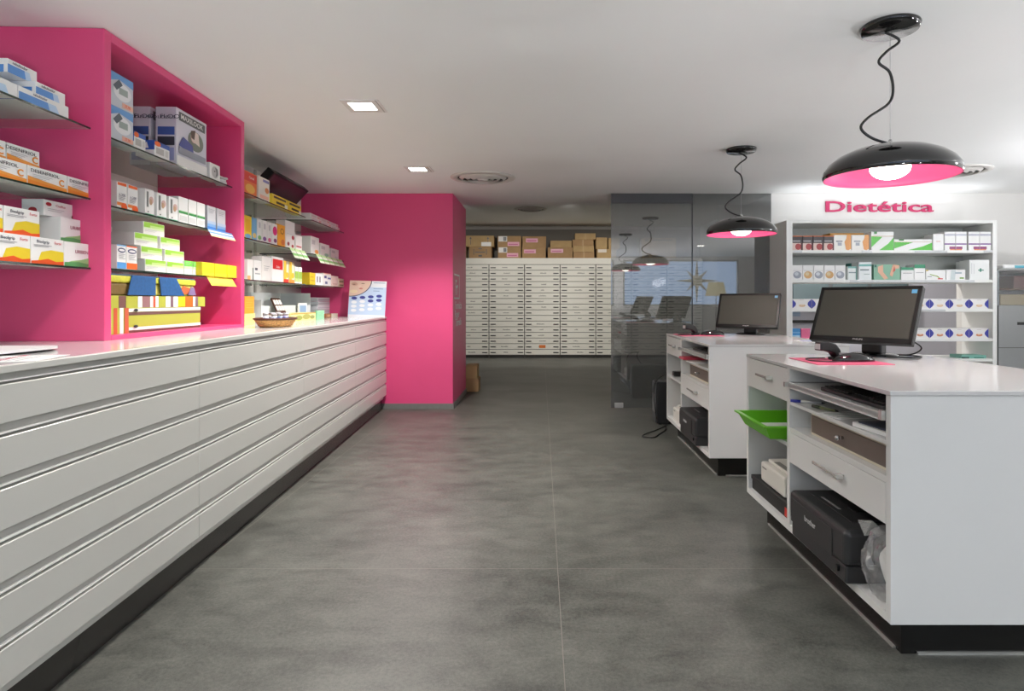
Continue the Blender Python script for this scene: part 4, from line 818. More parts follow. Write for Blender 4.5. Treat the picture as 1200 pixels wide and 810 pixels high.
tag(put(MB().box(0, 0.13, 0, 0.09, 0, 0.045, BLACK, 0.01, 2).build('power_adapter'), (1.20, 5.62, 0.5645)), 'black adapter box on upper open shelf of far counter', 'adapter')
b = carton('medicine_box', 'small white box with green mark on open shelf of far counter', 'box', 0.16, 0.1, 0.11, (222, 222, 218), [('R', 0.3, 0.15, 0.95, 0.8, (170, 180, 172)), ('P', [(0.6, 0.3), (0.75, 0.2), (0.9, 0.5), (0.85, 0.55), (0.74, 0.36), (0.64, 0.42)], (60, 160, 70))])
put(b, (1.24, 5.40, 0.565))

# ================================================================== PENDANTS
BULB = emis((255, 246, 228), 9.0, 'lit_globe')
INN = mat((250, 108, 164), 0.45, name='pink_enamel')
def pendant(label, X, Y, zc, zr):
    r = thing('pendant_lamp', label, 'lamp', (X, Y, zr), 0, 'black and pink pendant lamps')
    top = zc - zr
    MB().lathe([(0.0, top), (0.122, top), (0.124, top - 0.006), (0.116, top - 0.026), (0.0, top - 0.028)], BLACKG, n=48).build('canopy', r)
    prof = [(0.276, 0.0), (0.281, 0.012), (0.276, 0.035), (0.255, 0.066), (0.218, 0.095), (0.165, 0.120), (0.105, 0.136), (0.05, 0.144), (0.019, 0.146)]
    MB().lathe(prof, BLACKG, n=72).lathe([(0.019, 0.140)] + [(a - 0.006, b - 0.006 if b > 0.02 else b) for a, b in prof[::-1][1:]] + [(0.276, 0.0)], INN, n=72).build('lamp_shade', r)
    MB().ball((0, 0, 0.042), 0.083, BULB, (1, 1, 0.62), 32).build('bulb', r)
    MB().cyl(0, 0, 0.08, 0.138, 0.035, WHITE, 20).build('lamp_holder', r)
    MB().cyl(0, 0, 0.146, 0.17, 0.014, CHROME, 16, r2=0.006).build('cord_grip', r)
    MB().cyl(0, 0, 0.165, top - 0.026, 0.0011, mat((190, 190, 190), 0.3, 0.8, name='steel_wire'), 8).build('suspension_wire', r)
    hgt = top - 0.165; z0 = 0.15
    pts = [(-16, 68), (32, 98), (-10, 138), (-37, 178), (-3, 215), (8, 280), (-6, 330), (-70, 380), (-94, 418), (-60, 455), (-3, 478)]
    MB().tube([(p / 2.794 / 260, 0.004 * math.sin(i), z0 + (478 - q) / 410 * (top - 0.03 - z0)) for i, (p, q) in enumerate(pts)], 0.006, BLACK, 10).build('cord', r)
    return r
pendant('larger-looking black pendant lamp with pink inside, over the green tray counter', 1.573, 2.807, CH, 1.806)
pendant('black pendant lamp with pink inside hanging in front of tinted glass', 1.636, 5.09, CH, 1.79)
def light(name, kind, loc, power, col=(255, 255, 255), rot=(0, 0, 0), **kw):
    l = bpy.data.lights.new(name, kind); l.energy = power; l.color = lin(col)[:3]
    for k_, v_ in kw.items(): setattr(l, k_, v_)
    o = bpy.data.objects.new(name, l); COL.objects.link(o); o.location = loc; o.rotation_euler = rot
    return o
for X, Y, z in ((1.573, 2.807, 1.806), (1.636, 5.09, 1.79)):
    light('pendant_glow', 'SPOT', (X, Y, z - 0.02), 17, (255, 250, 242), spot_size=math.radians(150), spot_blend=0.6, shadow_soft_size=0.05)

# ================================================================== CEILING FITTINGS
DIFF = emis((255, 250, 240), 14.0, 'lit_diffuser')
def downlight(label, X, Y, zc=CH, power=85, cone=128, aim=0.0):
    r = thing('ceiling_downlight', label, 'ceiling light', (X, Y, zc), 0, 'square recessed downlights')
    fr = MB()
    for a, b, c, d in ((-0.12, 0.12, -0.12, -0.075), (-0.12, 0.12, 0.075, 0.12), (-0.12, -0.085, -0.075, 0.075), (0.065, 0.12, -0.075, 0.075)): fr.box(a, b, c, d, -0.006, 0.0, mat((225, 222, 218), 0.5, name='fitting_white'))
    fr.box(0.0985, 0.1015, -0.12, 0.12, -0.0068, -0.005, DARKG)
    fr.build('frame', r); MB().box(-0.085, 0.065, -0.075, 0.075, -0.004, 0.0, DIFF).build('diffuser', r)
    light('downlight_beam', 'SPOT', (X, Y, zc - 0.03), power, (255, 250, 245), (aim, 0, 0), spot_size=math.radians(cone), spot_blend=0.6, shadow_soft_size=0.045)
downlight('square recessed downlight nearer the viewpoint, glowing in the ceiling', -1.123, 3.96, power=150)
downlight('square recessed downlight closer to the pink column', -1.148, 5.86, power=145)
for i, (x, y) in enumerate(((-1.12, 2.0), (-1.12, 0.1), (1.4, 0.4), (3.6, 0.4), (4.0, 2.6), (1.4, -1.6))):  # entrance, side bay and street window fittings are added for fill light
    downlight('square recessed downlight out of the picture, ' + ['before the alcove', 'over the counter start', 'added over the shop entrance aisle', 'added over the entrance side bay', 'added over the side bay', 'added by the street window'][i], x, y, power=[55, 22, 18, 40, 110, 15][i], cone=120 if i == 0 else 128)
for i, x in enumerate((-1.4, 0.5, 2.2)): downlight('square downlight hidden behind the dropped ceiling edge of storeroom, ' + ('pink column side', 'middle of the aisle', 'behind tinted glass')[i], x, 10.45, 2.93, 120, 82, math.radians(57))
downlight('square downlight in the office behind the dietetics shelves', 4.0, 8.5, 2.93, 150, 150)
def vent(label, X, Y, zc, R):
    r = thing('ceiling_vent', label, 'vent', (X, Y, zc), 0, 'round ceiling air diffusers'); VM = mat((214, 210, 204), 0.5, name='vent_white')
    MB().lathe([(R, 0.0), (R, -0.008), (R * 0.8, -0.014), (R * 0.78, -0.004), (R * 0.78, 0.0)], VM, n=56).build('outer_ring', r)
    MB().cyl(0, 0, -0.0022, -0.0004, R * 0.78, mat((52, 50, 48), 0.7, name='vent_dark'), 48).build('backing', r)
    for q in (0.62, 0.45, 0.28): MB().lathe([(R * (q + 0.11), -0.0025), (R * (q + 0.02), -0.03), (R * q, -0.028), (R * (q + 0.085), -0.0025)], VM, n=48).build('ring', r)
    MB().lathe([(R * 0.2, -0.003), (R * 0.15, -0.03), (0.0, -0.032)], VM, n=32).build('center_cone', r)
vent('round white air diffuser in the ceiling before the pink column top', -0.584, 6.265, CH, 0.325)
vent('round air diffuser in the darker storeroom ceiling', -0.19, 11.4, 2.93, 0.30)
vent('round air diffuser in the ceiling beside the black pendant, above shelves', 3.96, 5.95, CH, 0.30)

FILL_GLOBE = emis((250, 250, 255), 22.0, 'fill_globe_glow')
def globe(label, X, Y, z, R_=0.17):  # added unseen lamps, fill light for ceiling and shelves
    r = thing('added_fill_globe', label, 'lamp', (X, Y, z), 0, 'added opal fill globes')
    MB().ball((0, 0, 0), R_, FILL_GLOBE, n=28).build('globe', r)
    MB().cyl(0, 0, R_ - 0.01, R_ + 0.05, 0.05, WHITE).build('holder', r); MB().cyl(0, 0, R_ + 0.04, CH - z, 0.004, BLACK, 8).build('cord', r)
    MB().cyl(0, 0, CH - z - 0.025, CH - z, 0.06, WHITE).build('canopy', r)
for i, (x, y) in enumerate(((4.5, 2.6), (4.7, 4.7))):
    globe('added opal fill globe out of the picture, ' + ('added over the side bay', 'beyond the side bay by the shelves')[i], x, y, 1.95)
def uplighter(label, X, Y, power, z=0.35):  # added unseen lamps that brighten the ceiling
    r = thing('added_uplighter', label, 'lamp', (X, Y, 0), 0, 'added fill uplighters')
    MB().cyl(0, 0, 0, 0.025, 0.15, BLACKM).build('base', r); MB().cyl(0, 0, 0.025, z, 0.015, BLACKM, 12).build('stem', r)
    MB().lathe([(0.02, z - 0.02), (0.10, z + 0.03), (0.15, z + 0.10), (0.145, z + 0.10), (0.09, z + 0.035), (0.0, z)], BLACKM).build('lamp_bowl', r)
    MB().cyl(0, 0, z + 0.03, z + 0.05, 0.07, emis((255, 250, 244), 10.0, 'lit_disc')).build('bulb', r)
    light('ceiling_fill_beam', 'SPOT', (X, Y, z + 0.11), power, (249, 250, 255), (PI, 0, 0), spot_size=math.radians(165), spot_blend=0.4, shadow_soft_size=0.08)
for i, (x, y, p) in enumerate(((0.9, -1.5, 255), (2.9, -1.4, 60), (5.2, 1.2, 105), (5.3, 3.6, 125))):
    uplighter('added tall black floor uplighter out of the picture, ' + ('behind the viewpoint', 'in the shop entrance', 'in the side bay toward the street', 'in the side bay toward the shelves')[i], x, y, p)
# paper star and floor lamp by the street window, mirrored in the tinted glass
b = MB(); sp_ = []
for k_ in range(16): q = (0.62 if k_ % 4 == 0 else 0.42 if k_ % 2 == 0 else 0.13); sp_.append((q * math.sin(2 * PI * k_ / 16), 0, q * math.cos(2 * PI * k_ / 16)))
b.poly(sp_, mat((214, 208, 190), 0.6, name='star_paper'), (0, 0.02, 0)).cyl(0, 0.01, 0.6, CH - 1.8, 0.003, BLACK, 6)
tag(put(b.build('paper_star'), (4.3, -2.8, 1.80)), 'pale paper star hanging before the street window, mirrored in glass', 'decoration')
fl = thing('floor_lamp', 'floor lamp with cream shade by street window, mirrored in tinted glass', 'lamp', (4.72, -2.4, 0))
MB().cyl(0, 0, 0, 0.03, 0.16, BLACK).cyl(0, 0, 0.03, 1.4, 0.012, BLACK, 12).build('stand', fl)
MB().lathe([(0.28, 1.38), (0.2, 1.75), (0.195, 1.75), (0.275, 1.38)], emis((250, 240, 200), 0.9, 'glowing_shade')).build('lamp_shade', fl)

# ================================================================== STOREROOM DRAWERS
DRW = mat((236, 234, 222), 0.45, name='ivory_steel'); DX0, DW, DY, RH = -1.928, 0.783, 13.7, 0.1243
def drawer_cabinet(label, loc):
    r = thing('drawer_cabinet', label, 'cabinet', loc, 0, 'tall ivory drawer cabinets')
    MB().box(0.002, DW - 0.002, 0.02, 0.38, 0.02, 2.05, mat((64, 62, 56), 0.6, name='cabinet_gap')).build('carcass', r)
    MB().box(0, DW, -0.004, 0.38, 2.05, 2.188, DRW, 0.002, 1).build('top_box', r)
    MB().box(0.01, DW - 0.01, 0.03, 0.36, 0, 0.02, BLACK).build('plinth', r)
    fm = MB().box(0.008, DW - 0.008, 0, 0.02, 0.005, RH - 0.006, DRW, 0.002, 1).build('drawer')
    hm = MB().box(0, 0.115, -0.012, 0.0, 0, 0.02, mat((50, 48, 44), 0.4, name='dark_pull'), 0.002, 1).build('handle')
    rr = random.Random(int(loc[0] * 1000))
    for k_ in range(16):
        f = fm if k_ == 0 else fm.copy()
        if k_: COL.objects.link(f)
        f.parent = r; f.location = (0, 0, 0.056 + k_ * RH)
        for q, hx in enumerate((0.035, DW - 0.15)):
            h = hm if k_ == 0 and q == 0 else hm.copy()
            if not (k_ == 0 and q == 0): COL.objects.link(h)
            h.parent = f; h.location = (hx, 0, 0.045)
        if rr.random() < 0.75:
            w = rr.uniform(0.06, 0.16); xs = DW / 2 - w / 2 + rr.uniform(-0.06, 0.06); t = MB()
            while w > 0:
                s_ = rr.uniform(0.008, 0.02); t.box(xs, xs + s_ * 0.7, -0.0012, -0.0002, 0.048, 0.048 + rr.uniform(0.012, 0.028), mat((136, 134, 126), 0.6, name='faded_ink')); xs += s_; w -= s_
            t.build('name_strip', f)
    return r
cab = []
pos = ['partly hidden by the pink column', 'first fully visible from the pink column', 'second fully visible, with orange sticker', 'third fully visible from the pink column', 'split by the edge of the tinted glass', 'seen only through the tinted glass', 'last one far behind the tinted glass']
for i in range(7): cab.append(drawer_cabinet('tall ivory cabinet of shallow drawers, ' + pos[i], (DX0 + i * DW, DY, 0)))
for ch in cab[2].children:
    if ch.name.startswith('drawer') and abs(ch.location.z - (0.056 + RH)) < 0.01: MB().box(DW / 2 - 0.07, DW / 2 + 0.07, -0.0035, -0.0005, 0.03, 0.095, mat((220, 120, 50), 0.5, name='orange_sticker')).build('sticker', ch, label='orange sticker')
def bcx(label, x0, x1, zb, h, m, dec=(), d=0.34, yo=0.03, rz=0.0):
    k_ = F / (DY + yo); X0, X1 = (x0 - CX) / k_, (x1 - CX) / k_
    b = carton('cardboard_box', label, 'box', X1 - X0, d, h, m, list(dec), 'cardboard boxes on the drawer cabinets', 0.004)
    w_ = X1 - X0
    b2 = b; put(b2, (X0, DY + yo, zb), rz); return b
zc_ = 2.1885; PKL = (226, 160, 180)
pk = lambda x, z: [('R', x, z, x + 0.5, z + 0.36, PKL), ('R', x + 0.04, z + 0.1, x + 0.44, z + 0.2, (200, 100, 140))]
wt = [('R', 0.03, 0.5, 0.4, 0.98, (224, 222, 216)), ('R', 0.24, 0.56, 0.37, 0.92, (110, 110, 112))]
bcx('cardboard box partly hidden behind the pink column edge', 529, 546, zc_, 0.3, CARD2)
bcx('lower cardboard box with black bracket print by the pink column', 549.5, 576, zc_, 0.25, CARD, [('R', 0.2, 0.3, 0.23, 0.8, (50, 44, 36)), ('R', 0.76, 0.3, 0.79, 0.8, (50, 44, 36)), ('R', 0.28, 0.48, 0.72, 0.56, (60, 52, 40)), ('R', 0.42, 0.8, 0.58, 0.9, (60, 52, 40)), ('R', 0.42, 0.15, 0.58, 0.28, (60, 52, 40))])
bcx('cardboard box with black arrows and white label, on bracket printed box', 545, 579, zc_ + 0.251, 0.245, CARD2, [('R', 0.18, 0.2, 0.2, 0.8, (50, 44, 36)), ('P', [(0.15, 0.7), (0.23, 0.7), (0.19, 0.9)], (50, 44, 36)), ('R', 0.78, 0.4, 0.8, 0.8, (50, 44, 36)), ('P', [(0.75, 0.7), (0.83, 0.7), (0.79, 0.9)], (50, 44, 36)), ('R', 0.56, 0.05, 0.9, 0.42, (232, 230, 224))])
bcx('lower cardboard box with white and pink labels, third stack from column', 583.5, 610.5, zc_, 0.243, CARD, wt + pk(0.38, 0.1))
bcx('upper cardboard box with white and pink labels, third stack from column', 583.2, 610.8, zc_ + 0.2435, 0.245, CARD, wt + pk(0.42, 0.1))
bcx('lower brown box with single pink label high on its face', 611.8, 639.5, zc_, 0.236, CARD, pk(0.08, 0.45))
bcx('upper brown box with centred pink label', 612.2, 640, zc_ + 0.2365, 0.245, CARD, pk(0.15, 0.45))
bcx('brown box with pink label beneath a flat plain box', 642, 671, zc_, 0.236, CARD, pk(0.12, 0.5))
bcx('flat plain cardboard box lying on the single pink label box', 645, 670, zc_ + 0.2365, 0.15, CARD2)
for i, (x0, x1) in enumerate(((672, 696.5), (671.3, 696), (670.9, 695.5), (674, 698))):
    bcx(('bottom', 'second', 'third', 'topmost')[i] + ' flat plain box in the pile of four on the cabinets', x0, x1, zc_ + 0.137 * i, 0.136, CARD2 if i % 2 else CARD, [('R', 0.48, 0, 0.52, 1, (200, 172, 124))])
bcx('cardboard box with white label below the small square box by glass edge', 699.5, 722, zc_, 0.205, CARD2, [('R', 0.05, 0.6, 0.5, 0.95, (226, 216, 200))])
bcx('small square cardboard box at the edge of the tinted glass', 698.5, 711.5, zc_ + 0.2055, 0.25, CARD2)
bcx('second small cardboard box half behind the tinted glass edge', 713, 726, zc_ + 0.2055, 0.24, CARD2)
bcx('lower cardboard box with black print seen through tinted glass', 752, 792, zc_, 0.22, CARD2, [('R', 0.3, 0.1, 0.7, 0.25, (60, 54, 44)), ('R', 0.1, 0.1, 0.2, 0.3, (60, 54, 44))])
bcx('upper cardboard box with black print seen through tinted glass', 752, 792, zc_ + 0.2205, 0.22, CARD2, [('R', 0.3, 0.75, 0.9, 0.88, (60, 54, 44)), ('R', 0.1, 0.7, 0.2, 0.9, (60, 54, 44))])
for k_ in range(2):
    tag(put(MB().box(0, 0.2 - 0.04 * k_, 0, 0.3, 0, 0.18, CARD2 if k_ else CARD, 0.003, 1).build('parcel'), (-1.06 + 0.02 * k_, 8.55, 0.1805 * k_)), ('upper paler' if k_ else 'lower') + ' brown parcel on the floor tucked behind the pink column', 'box', 'parcels behind the column')

# ================================================================== DIETETICS SHELVES
UX0, UX1, UY0, UY1, UZ = 2.64, 4.905, 6.70, 7.196, 2.115
ub = (3.77, 6.95, 0); US = mat((238, 238, 235), 0.35, name='shelf_white')
un = thing('wall_shelving', 'white open shelving unit with cartons below the pink Dietetics lettering', 'shelving unit', ub)
MB().box(UX0, UX0 + 0.065, UY0, UY1, 0, UZ, US, 0.001, 1).build('side_panel', un, ub); MB().box(UX1 - 0.045, UX1, UY0, UY1, 0, UZ, US, 0.001, 1).build('side_panel', un, ub)
MB().box(UX0 + 0.065, UX1 - 0.045, UY0, UY1, UZ - 0.03, UZ, US, 0.001, 1).build('top_panel', un, ub)
MB().box(UX0 + 0.065, UX1 - 0.045, UY1 - 0.015, UY1 - 0.001, 1.47, UZ - 0.03, mat((196, 200, 194), 0.5, name='grey_back_panel')).build('back_panel', un, ub)
def yz(y): return EYE - (y - CY) * UY0 / F
SHZ = [yz(293.2), yz(328.0), yz(362.2), yz(396.8), yz(420.5)]
for z in SHZ: MB().box(UX0 + 0.066, UX1 - 0.046, UY0 + 0.004, UY1 - 0.016, z - 0.03, z, US, 0.001, 1).build('shelf', un, ub)
MB().box(UX0 + 0.065, UX1 - 0.045, UY0 + 0.03, UY1 - 0.016, 0.0, 0.35, US).build('base_cupboard', un, ub)
tk = MB()
for x0, x1, z in ((930, 940, 0), (1010, 1022, 0), (1072, 1110, 0), (1153, 1163, 0), (996, 1142, 1), (1080, 1108, 2)): tk.box(K(x0) * UY0, K(x1) * UY0, UY0 - 0.002, UY0 + 0.004, SHZ[z] - 0.028, SHZ[z] - 0.004, mat((206, 208, 210), 0.3, name='ticket_rail'))
tk.build('price_rail', un, ub)
# lettering
lt = MB(); lt.text('Dietética', (0, 0, 0), 0.172, mat((196, 44, 98), 0.4, name='pink_acrylic'), (1, 0, 0), (0, 0, 1), 0.02, 2.0, 0.014)
o = lt.build('wall_lettering'); put(o, (K(1030) * 7.18, 7.188, EYE + (CY - 242.8) * 7.18 / F)); tag(o, 'pink raised lettering reading Dietética on white wall above shelving', 'sign')
# LED strip on top of the unit
ls = thing('led_strip', 'white light strip lying on top of the shelving unit', 'light', (3.77, 6.86, UZ + 0.001)); MB().box(-1.05, 1.05, -0.02, 0.02, 0, 0.012, ALU).build('profile', ls); MB().box(-1.04, 1.04, -0.016, 0.016, 0.012, 0.016, emis((245, 250, 255), 4.0, 'lit_strip')).build('diffuser', ls)
light('strip_glow', 'AREA', (3.77, 6.86, UZ + 0.03), 2.2, (240, 246, 255), (PI, 0, 0), shape='RECTANGLE', size=2.1, size_y=0.04)
def DB(name, label, x0, x1, s, h, base, dec, group=None, d=0.16, yo=0.02, z=0.0):
    Y = UY0 + yo; X0, X1 = K(x0) * Y, K(x1) * Y
    return put(carton(name, label, 'box', X1 - X0 - 0.002, d, h, base, dec, group), (X0, Y, SHZ[s] + 0.0003 + z))
for i in range(4):
    DB('slimming_carton', ORD[i] + ' dark carton with red picture from the end panel, top shelf', 928.3 + 12.4 * i, 940.3 + 12.4 * i, 0, 0.155, (70, 62, 64), [('R', 0, 0, 1, 0.5, (226, 200, 190)), ('E', 0.6, 0.25, 0.3, 0.22, (170, 60, 60)), ('R', 0.85, 0, 1, 0.5, (90, 30, 40)), ('R', 0.05, 0.6, 0.8, 0.68, (180, 176, 176)), ('R', 0, 0.95, 1, 1, (230, 120, 60))], 'dark red cartons on top dietetics shelf')
for i in range(2):
    DB('fibre_carton', 'white carton with orange figure, ' + ('beside the dark red cartons' if i == 0 else 'beside the tall green carton') + ', top shelf', 977.3 + 21 * i, 997.5 + 21 * i, 0, 0.165, (240, 238, 232), [('P', [(0.7, 0.05), (0.85, 0), (1, 0.1), (1, 1), (0.75, 1), (0.72, 0.75), (0.62, 0.55)], (228, 160, 90)), ('R', 0.12, 0.55, 0.5, 0.62, (120, 124, 140)), ('R', 0.22, 0.3, 0.45, 0.5, (170, 174, 184))], 'white and orange cartons')
DB('flat_carton', 'flat orange carton lying behind and above the white and orange cartons', 973, 1020, 0, 0.034, (240, 176, 80), [], None, 0.2, 0.2, 0.17)
LBK = DB('flat_carton', 'orange carton hidden under the flat orange one', 978, 1019, 0, 0.168, (236, 170, 80), [], None, 0.2, 0.2)
gdec = [('P', [(0, 0), (1, 0), (1, 0.7), (0.75, 0.35), (0.35, 0)], (90, 190, 70)), ('P', [(0, 0.15), (0.5, 0.72), (0, 0.74)], (90, 190, 70)), ('P', [(0.1, 0.02), (0.85, 0.62), (1, 0.72), (0.9, 0.72), (0, 0.06)], (240, 240, 238)), ('R', 0, 0.74, 1, 0.77, (190, 160, 120)), ('R', 0.12, 0.88, 0.25, 1, (60, 130, 60))]
DB('diet_carton', 'tall green and white carton on top dietetics shelf', 1021, 1047.5, 0, 0.20, W_, gdec)
DB('diet_carton', 'long low green and white carton on top dietetics shelf', 1048, 1092.5, 0, 0.118, W_, gdec, None, 0.18)
DB('plain_carton', 'plain white carton peeking out behind the long green one', 1087, 1094, 0, 0.165, (232, 232, 228), [], None, 0.1, 0.22)
DB('plain_carton', 'plain white carton with faint print between green and purple cartons', 1093.5, 1106, 0, 0.175, W_, [('R', 0.3, 0.5, 0.7, 0.58, (226, 206, 200))])
for i, (x0, x1) in enumerate(((1106.8, 1119.8), (1120.2, 1133), (1135, 1148), (1148.4, 1161.5))):
    DB('shake_carton', 'white carton with silver top and purple band, ' + ORD[i] + ' from the plain white ones', x0, x1, 0, 0.20, W_, [('R', 0, 0.78, 1, 0.88, (186, 188, 200)), ('R', 0, 0.30, 1, 0.37, (124, 80, 150)), ('R', 0.45 if i % 2 == 0 else 0.0, 0.06, 1.0 if i % 2 == 0 else 0.6, 0.2, (150, 80, 120)), ('R', 0.5 if i % 2 == 0 else 0.0, 0.0, 1.0 if i % 2 == 0 else 0.55, 0.06, (226, 150, 100))], 'purple banded cartons')
for i in range(5):
    c = (206, 160, 100) if i % 2 else (150, 156, 168)
    DB('infusion_box', ORD[i] + ' white carton with ' + ('brown' if i % 2 else 'grey') + ' round picture from the end panel, second shelf', 928.3 + 12.6 * i, 940.5 + 12.6 * i, 1, 0.158, W_, [('E', 0.5, 0.34, 0.4, 0.25, c), ('E', 0.42, 0.4, 0.2, 0.12, (214, 196, 150) if i % 2 else (206, 210, 216)), ('R', 0.1, 0.62, 0.9, 0.65, (190, 190, 190))], 'round picture cartons')
DB('teal_carton', 'narrow white and teal carton, second shelf', 993.5, 1004, 1, 0.145, (232, 238, 236), [('R', 0, 0.86, 1, 1, (120, 176, 168)), ('R', 0.1, 0.5, 0.9, 0.58, (130, 150, 150)), ('R', 0.9, 0, 1, 1, (60, 130, 120))])
DB('teal_carton', 'dark teal carton behind the narrow white and teal one', 996, 1006, 1, 0.19, (60, 140, 126), [], None, 0.1, 0.2)
DB('teal_carton', 'wide white and teal carton, second shelf', 1006.5, 1021.5, 1, 0.192, (230, 236, 236), [('R', 0, 0.76, 1, 0.88, (110, 180, 172)), ('R', 0.1, 0.52, 0.8, 0.6, (120, 140, 140)), ('R', 0.4, 0.3, 0.85, 0.34, (160, 180, 176))])
DB('knee_support_carton', 'green carton picturing bent legs, second dietetics shelf', 1024, 1055, 1, 0.166, (128, 176, 150), [('P', [(0.15, 0.85), (0.35, 0.98), (0.36, 0.5), (0.55, 0.1), (0.4, 0.02), (0.16, 0.5)], (226, 176, 146)), ('P', [(0.6, 0.3), (0.72, 1), (0.98, 0.95), (0.95, 0.75), (0.8, 0.7), (0.7, 0.2)], (222, 170, 140)), ('P', [(0.72, 0.5), (0.78, 0.9), (0.82, 0.6)], (200, 80, 60)), ('R', 0.02, 0.82, 0.1, 0.98, (30, 90, 80))])
DB('ankle_carton', 'white carton with green top, lower one next to bent legs carton', 1056, 1071, 1, 0.135, W_, [('R', 0, 0.78, 1, 1, (40, 140, 100)), ('R', 0.15, 0.5, 0.85, 0.56, (170, 170, 170))])
DB('ankle_carton', 'white carton with green top, taller one', 1071.5, 1084.5, 1, 0.165, W_, [('R', 0, 0.76, 1, 1, (40, 140, 100)), ('R', 0.15, 0.45, 0.85, 0.5, (170, 170, 170))])
DB('plaster_carton', 'low white carton with red and green print, second shelf', 1085, 1108.5, 1, 0.105, W_, [('P', [(0.2, 0.6), (0.6, 0.4), (0.75, 0.1), (0.7, 0.1), (0.55, 0.34), (0.2, 0.52)], (140, 170, 60)), ('R', 0.6, 0.05, 0.85, 0.16, (210, 60, 70)), ('R', 0, 0.9, 0.12, 1, (240, 210, 90)), ('R', 0.08, 0.3, 0.3, 0.36, (120, 120, 124))])
DB('plaster_carton', 'low white carton with grey-green picture, second shelf', 1109, 1131.5, 1, 0.11, W_, [('P', [(0.2, 0), (0.45, 0), (0.5, 0.95), (0.25, 0.95)], (206, 216, 216)), ('R', 0.7, 0.1, 0.92, 0.25, (130, 170, 90)), ('R', 0.45, 0.6, 0.8, 0.75, (170, 186, 196))])
DB('brace_carton', 'large white carton with small green cross, end of second shelf', 1136, 1159.5, 1, 0.215, (236, 238, 236), [('R', 0.0, 0.08, 0.04, 0.95, (214, 214, 212)), ('R', 0.44, 0.46, 0.72, 0.51, (60, 130, 110)), ('R', 0.52, 0.40, 0.6, 0.58, (60, 130, 110)), ('R', 0.1, 0.3, 0.12, 0.85, (200, 200, 200)), ('R', 0.22, 0.3, 0.24, 0.8, (200, 200, 200))])
DB('brace_carton', 'large white carton standing behind the green cross carton', 1128.5, 1151, 1, 0.21, (228, 230, 228), [('R', 0.06, 0.7, 0.16, 0.75, (190, 190, 190))], None, 0.12, 0.22)
def oval(label, x0, x1, s, c):
    DB('dressing_carton', label, x0, x1, s, 0.108, (238, 236, 234), [('E', 0.0, 0.5, 0.2, 0.46, (56, 62, 160)), ('E', 0.99, 0.5, 0.19, 0.46, (56, 62, 160)), ('E', 0.52, 0.32, 0.17, 0.14, c), ('R', 0.4, 0.86, 0.62, 0.9, (200, 196, 190))], 'blue oval cartons')
# partial ovals must stay on the face: draw them as half lenses
def lens(side, c=(56, 62, 160)):
    n = 10; pts = []
    if side == 0: pts = [(0.0, 0.04)] + [(0.2 * math.sin(PI * k_ / n), 0.04 + 0.92 * k_ / n) for k_ in range(1, n)] + [(0.0, 0.96)]
    else: pts = [(1.0, 0.96)] + [(1 - 0.2 * math.sin(PI * k_ / n), 0.96 - 0.92 * k_ / n) for k_ in range(1, n)] + [(1.0, 0.04)]
    return ('P', pts, c)
def oval(label, x0, x1, s, c):
    DB('dressing_carton', label, x0, x1, s, 0.108, (238, 236, 234), [lens(0), lens(1), ('E', 0.52, 0.34, 0.17, 0.14, c), ('E', 0.52, 0.42, 0.1, 0.06, (236, 220, 200)), ('R', 0.4, 0.86, 0.62, 0.9, (200, 196, 190))], 'blue oval cartons')
for s, c, w in ((2, (226, 196, 160), 'third'), (3, (214, 140, 100), 'fourth')):
    for i in range(10):
        x0 = 928.3 + 23.05 * i; x1 = x0 + 22.8
        if s == 3 and i < 2: continue
        oval('white carton with blue half ovals, ' + ORD[i if s == 2 else i - 2] + ' from the ' + ('tinted glass end' if s == 2 else 'pink cube') + ', ' + w + ' dietetics shelf', x0, x1, s, c)
DB('cube_carton', 'small blue cube carton on the fourth dietetics shelf', 928.3, 938.5, 3, 0.105, (60, 140, 200), [('R', 0.05, 0.05, 0.95, 0.3, (190, 215, 235)), ('R', 0.05, 0.55, 0.95, 0.65, (130, 180, 220))], None, 0.1)
DB('cube_carton', 'small pink cube carton next to the blue cube', 939, 949.5, 3, 0.105, (232, 110, 150), [], None, 0.1)
DB('teal_pack', 'flat teal pack lying on lowest visible dietetics shelf', 1127, 1156, 4, 0.035, (120, 180, 166), [('R', 0, 0, 0.3, 0.5, (60, 90, 84)), ('R', 0.5, 0.1, 0.9, 0.4, (60, 120, 106))], None, 0.2)
# office seen through the shelves
of = thing('wall_cabinet', 'dark glazed cabinet with brown base in the office behind shelves', 'cabinet', (4.4, 9.0, 1.12))
MB().box(-0.75, 1.0, 0.15, 0.296, 0.03, 0.5, mat((92, 96, 98), 0.5, name='grey_cabinet'), 0.003, 1).build('body', of); MB().box(-0.78, 1.03, 0.13, 0.296, 0, 0.03, mat((110, 66, 56), 0.4, name='mahogany')).build('base_board', of)
for i, x in enumerate((-0.7, -0.12, 0.45)): MB().box(x, x + 0.52, 0.138, 0.15, 0.05, 0.47, mat((100, 116, 120), 0.1, name='dark_pane')).build('door', of)
MB().box(-1.3, 1.1, 0.22, 0.296, -0.2, -0.16, mat((34, 33, 33), 0.4, name='black_board')).build('worktop_shelf', of)
of2 = thing('blind', 'blue-white window blind in the office behind the shelves', 'blind', (3.35, 9.27, 1.02)); sl = MB()
for i in range(22): sl.box(0, 0.5, -0.02, 0.0, i * 0.025, i * 0.025 + 0.02, mat((150, 172, 200), 0.5, name='blind_blue'))
sl.build('slats', of2); MB().box(-0.02, 0.52, -0.03, 0.02, 0.55, 0.6, ALU).build('headrail', of2)
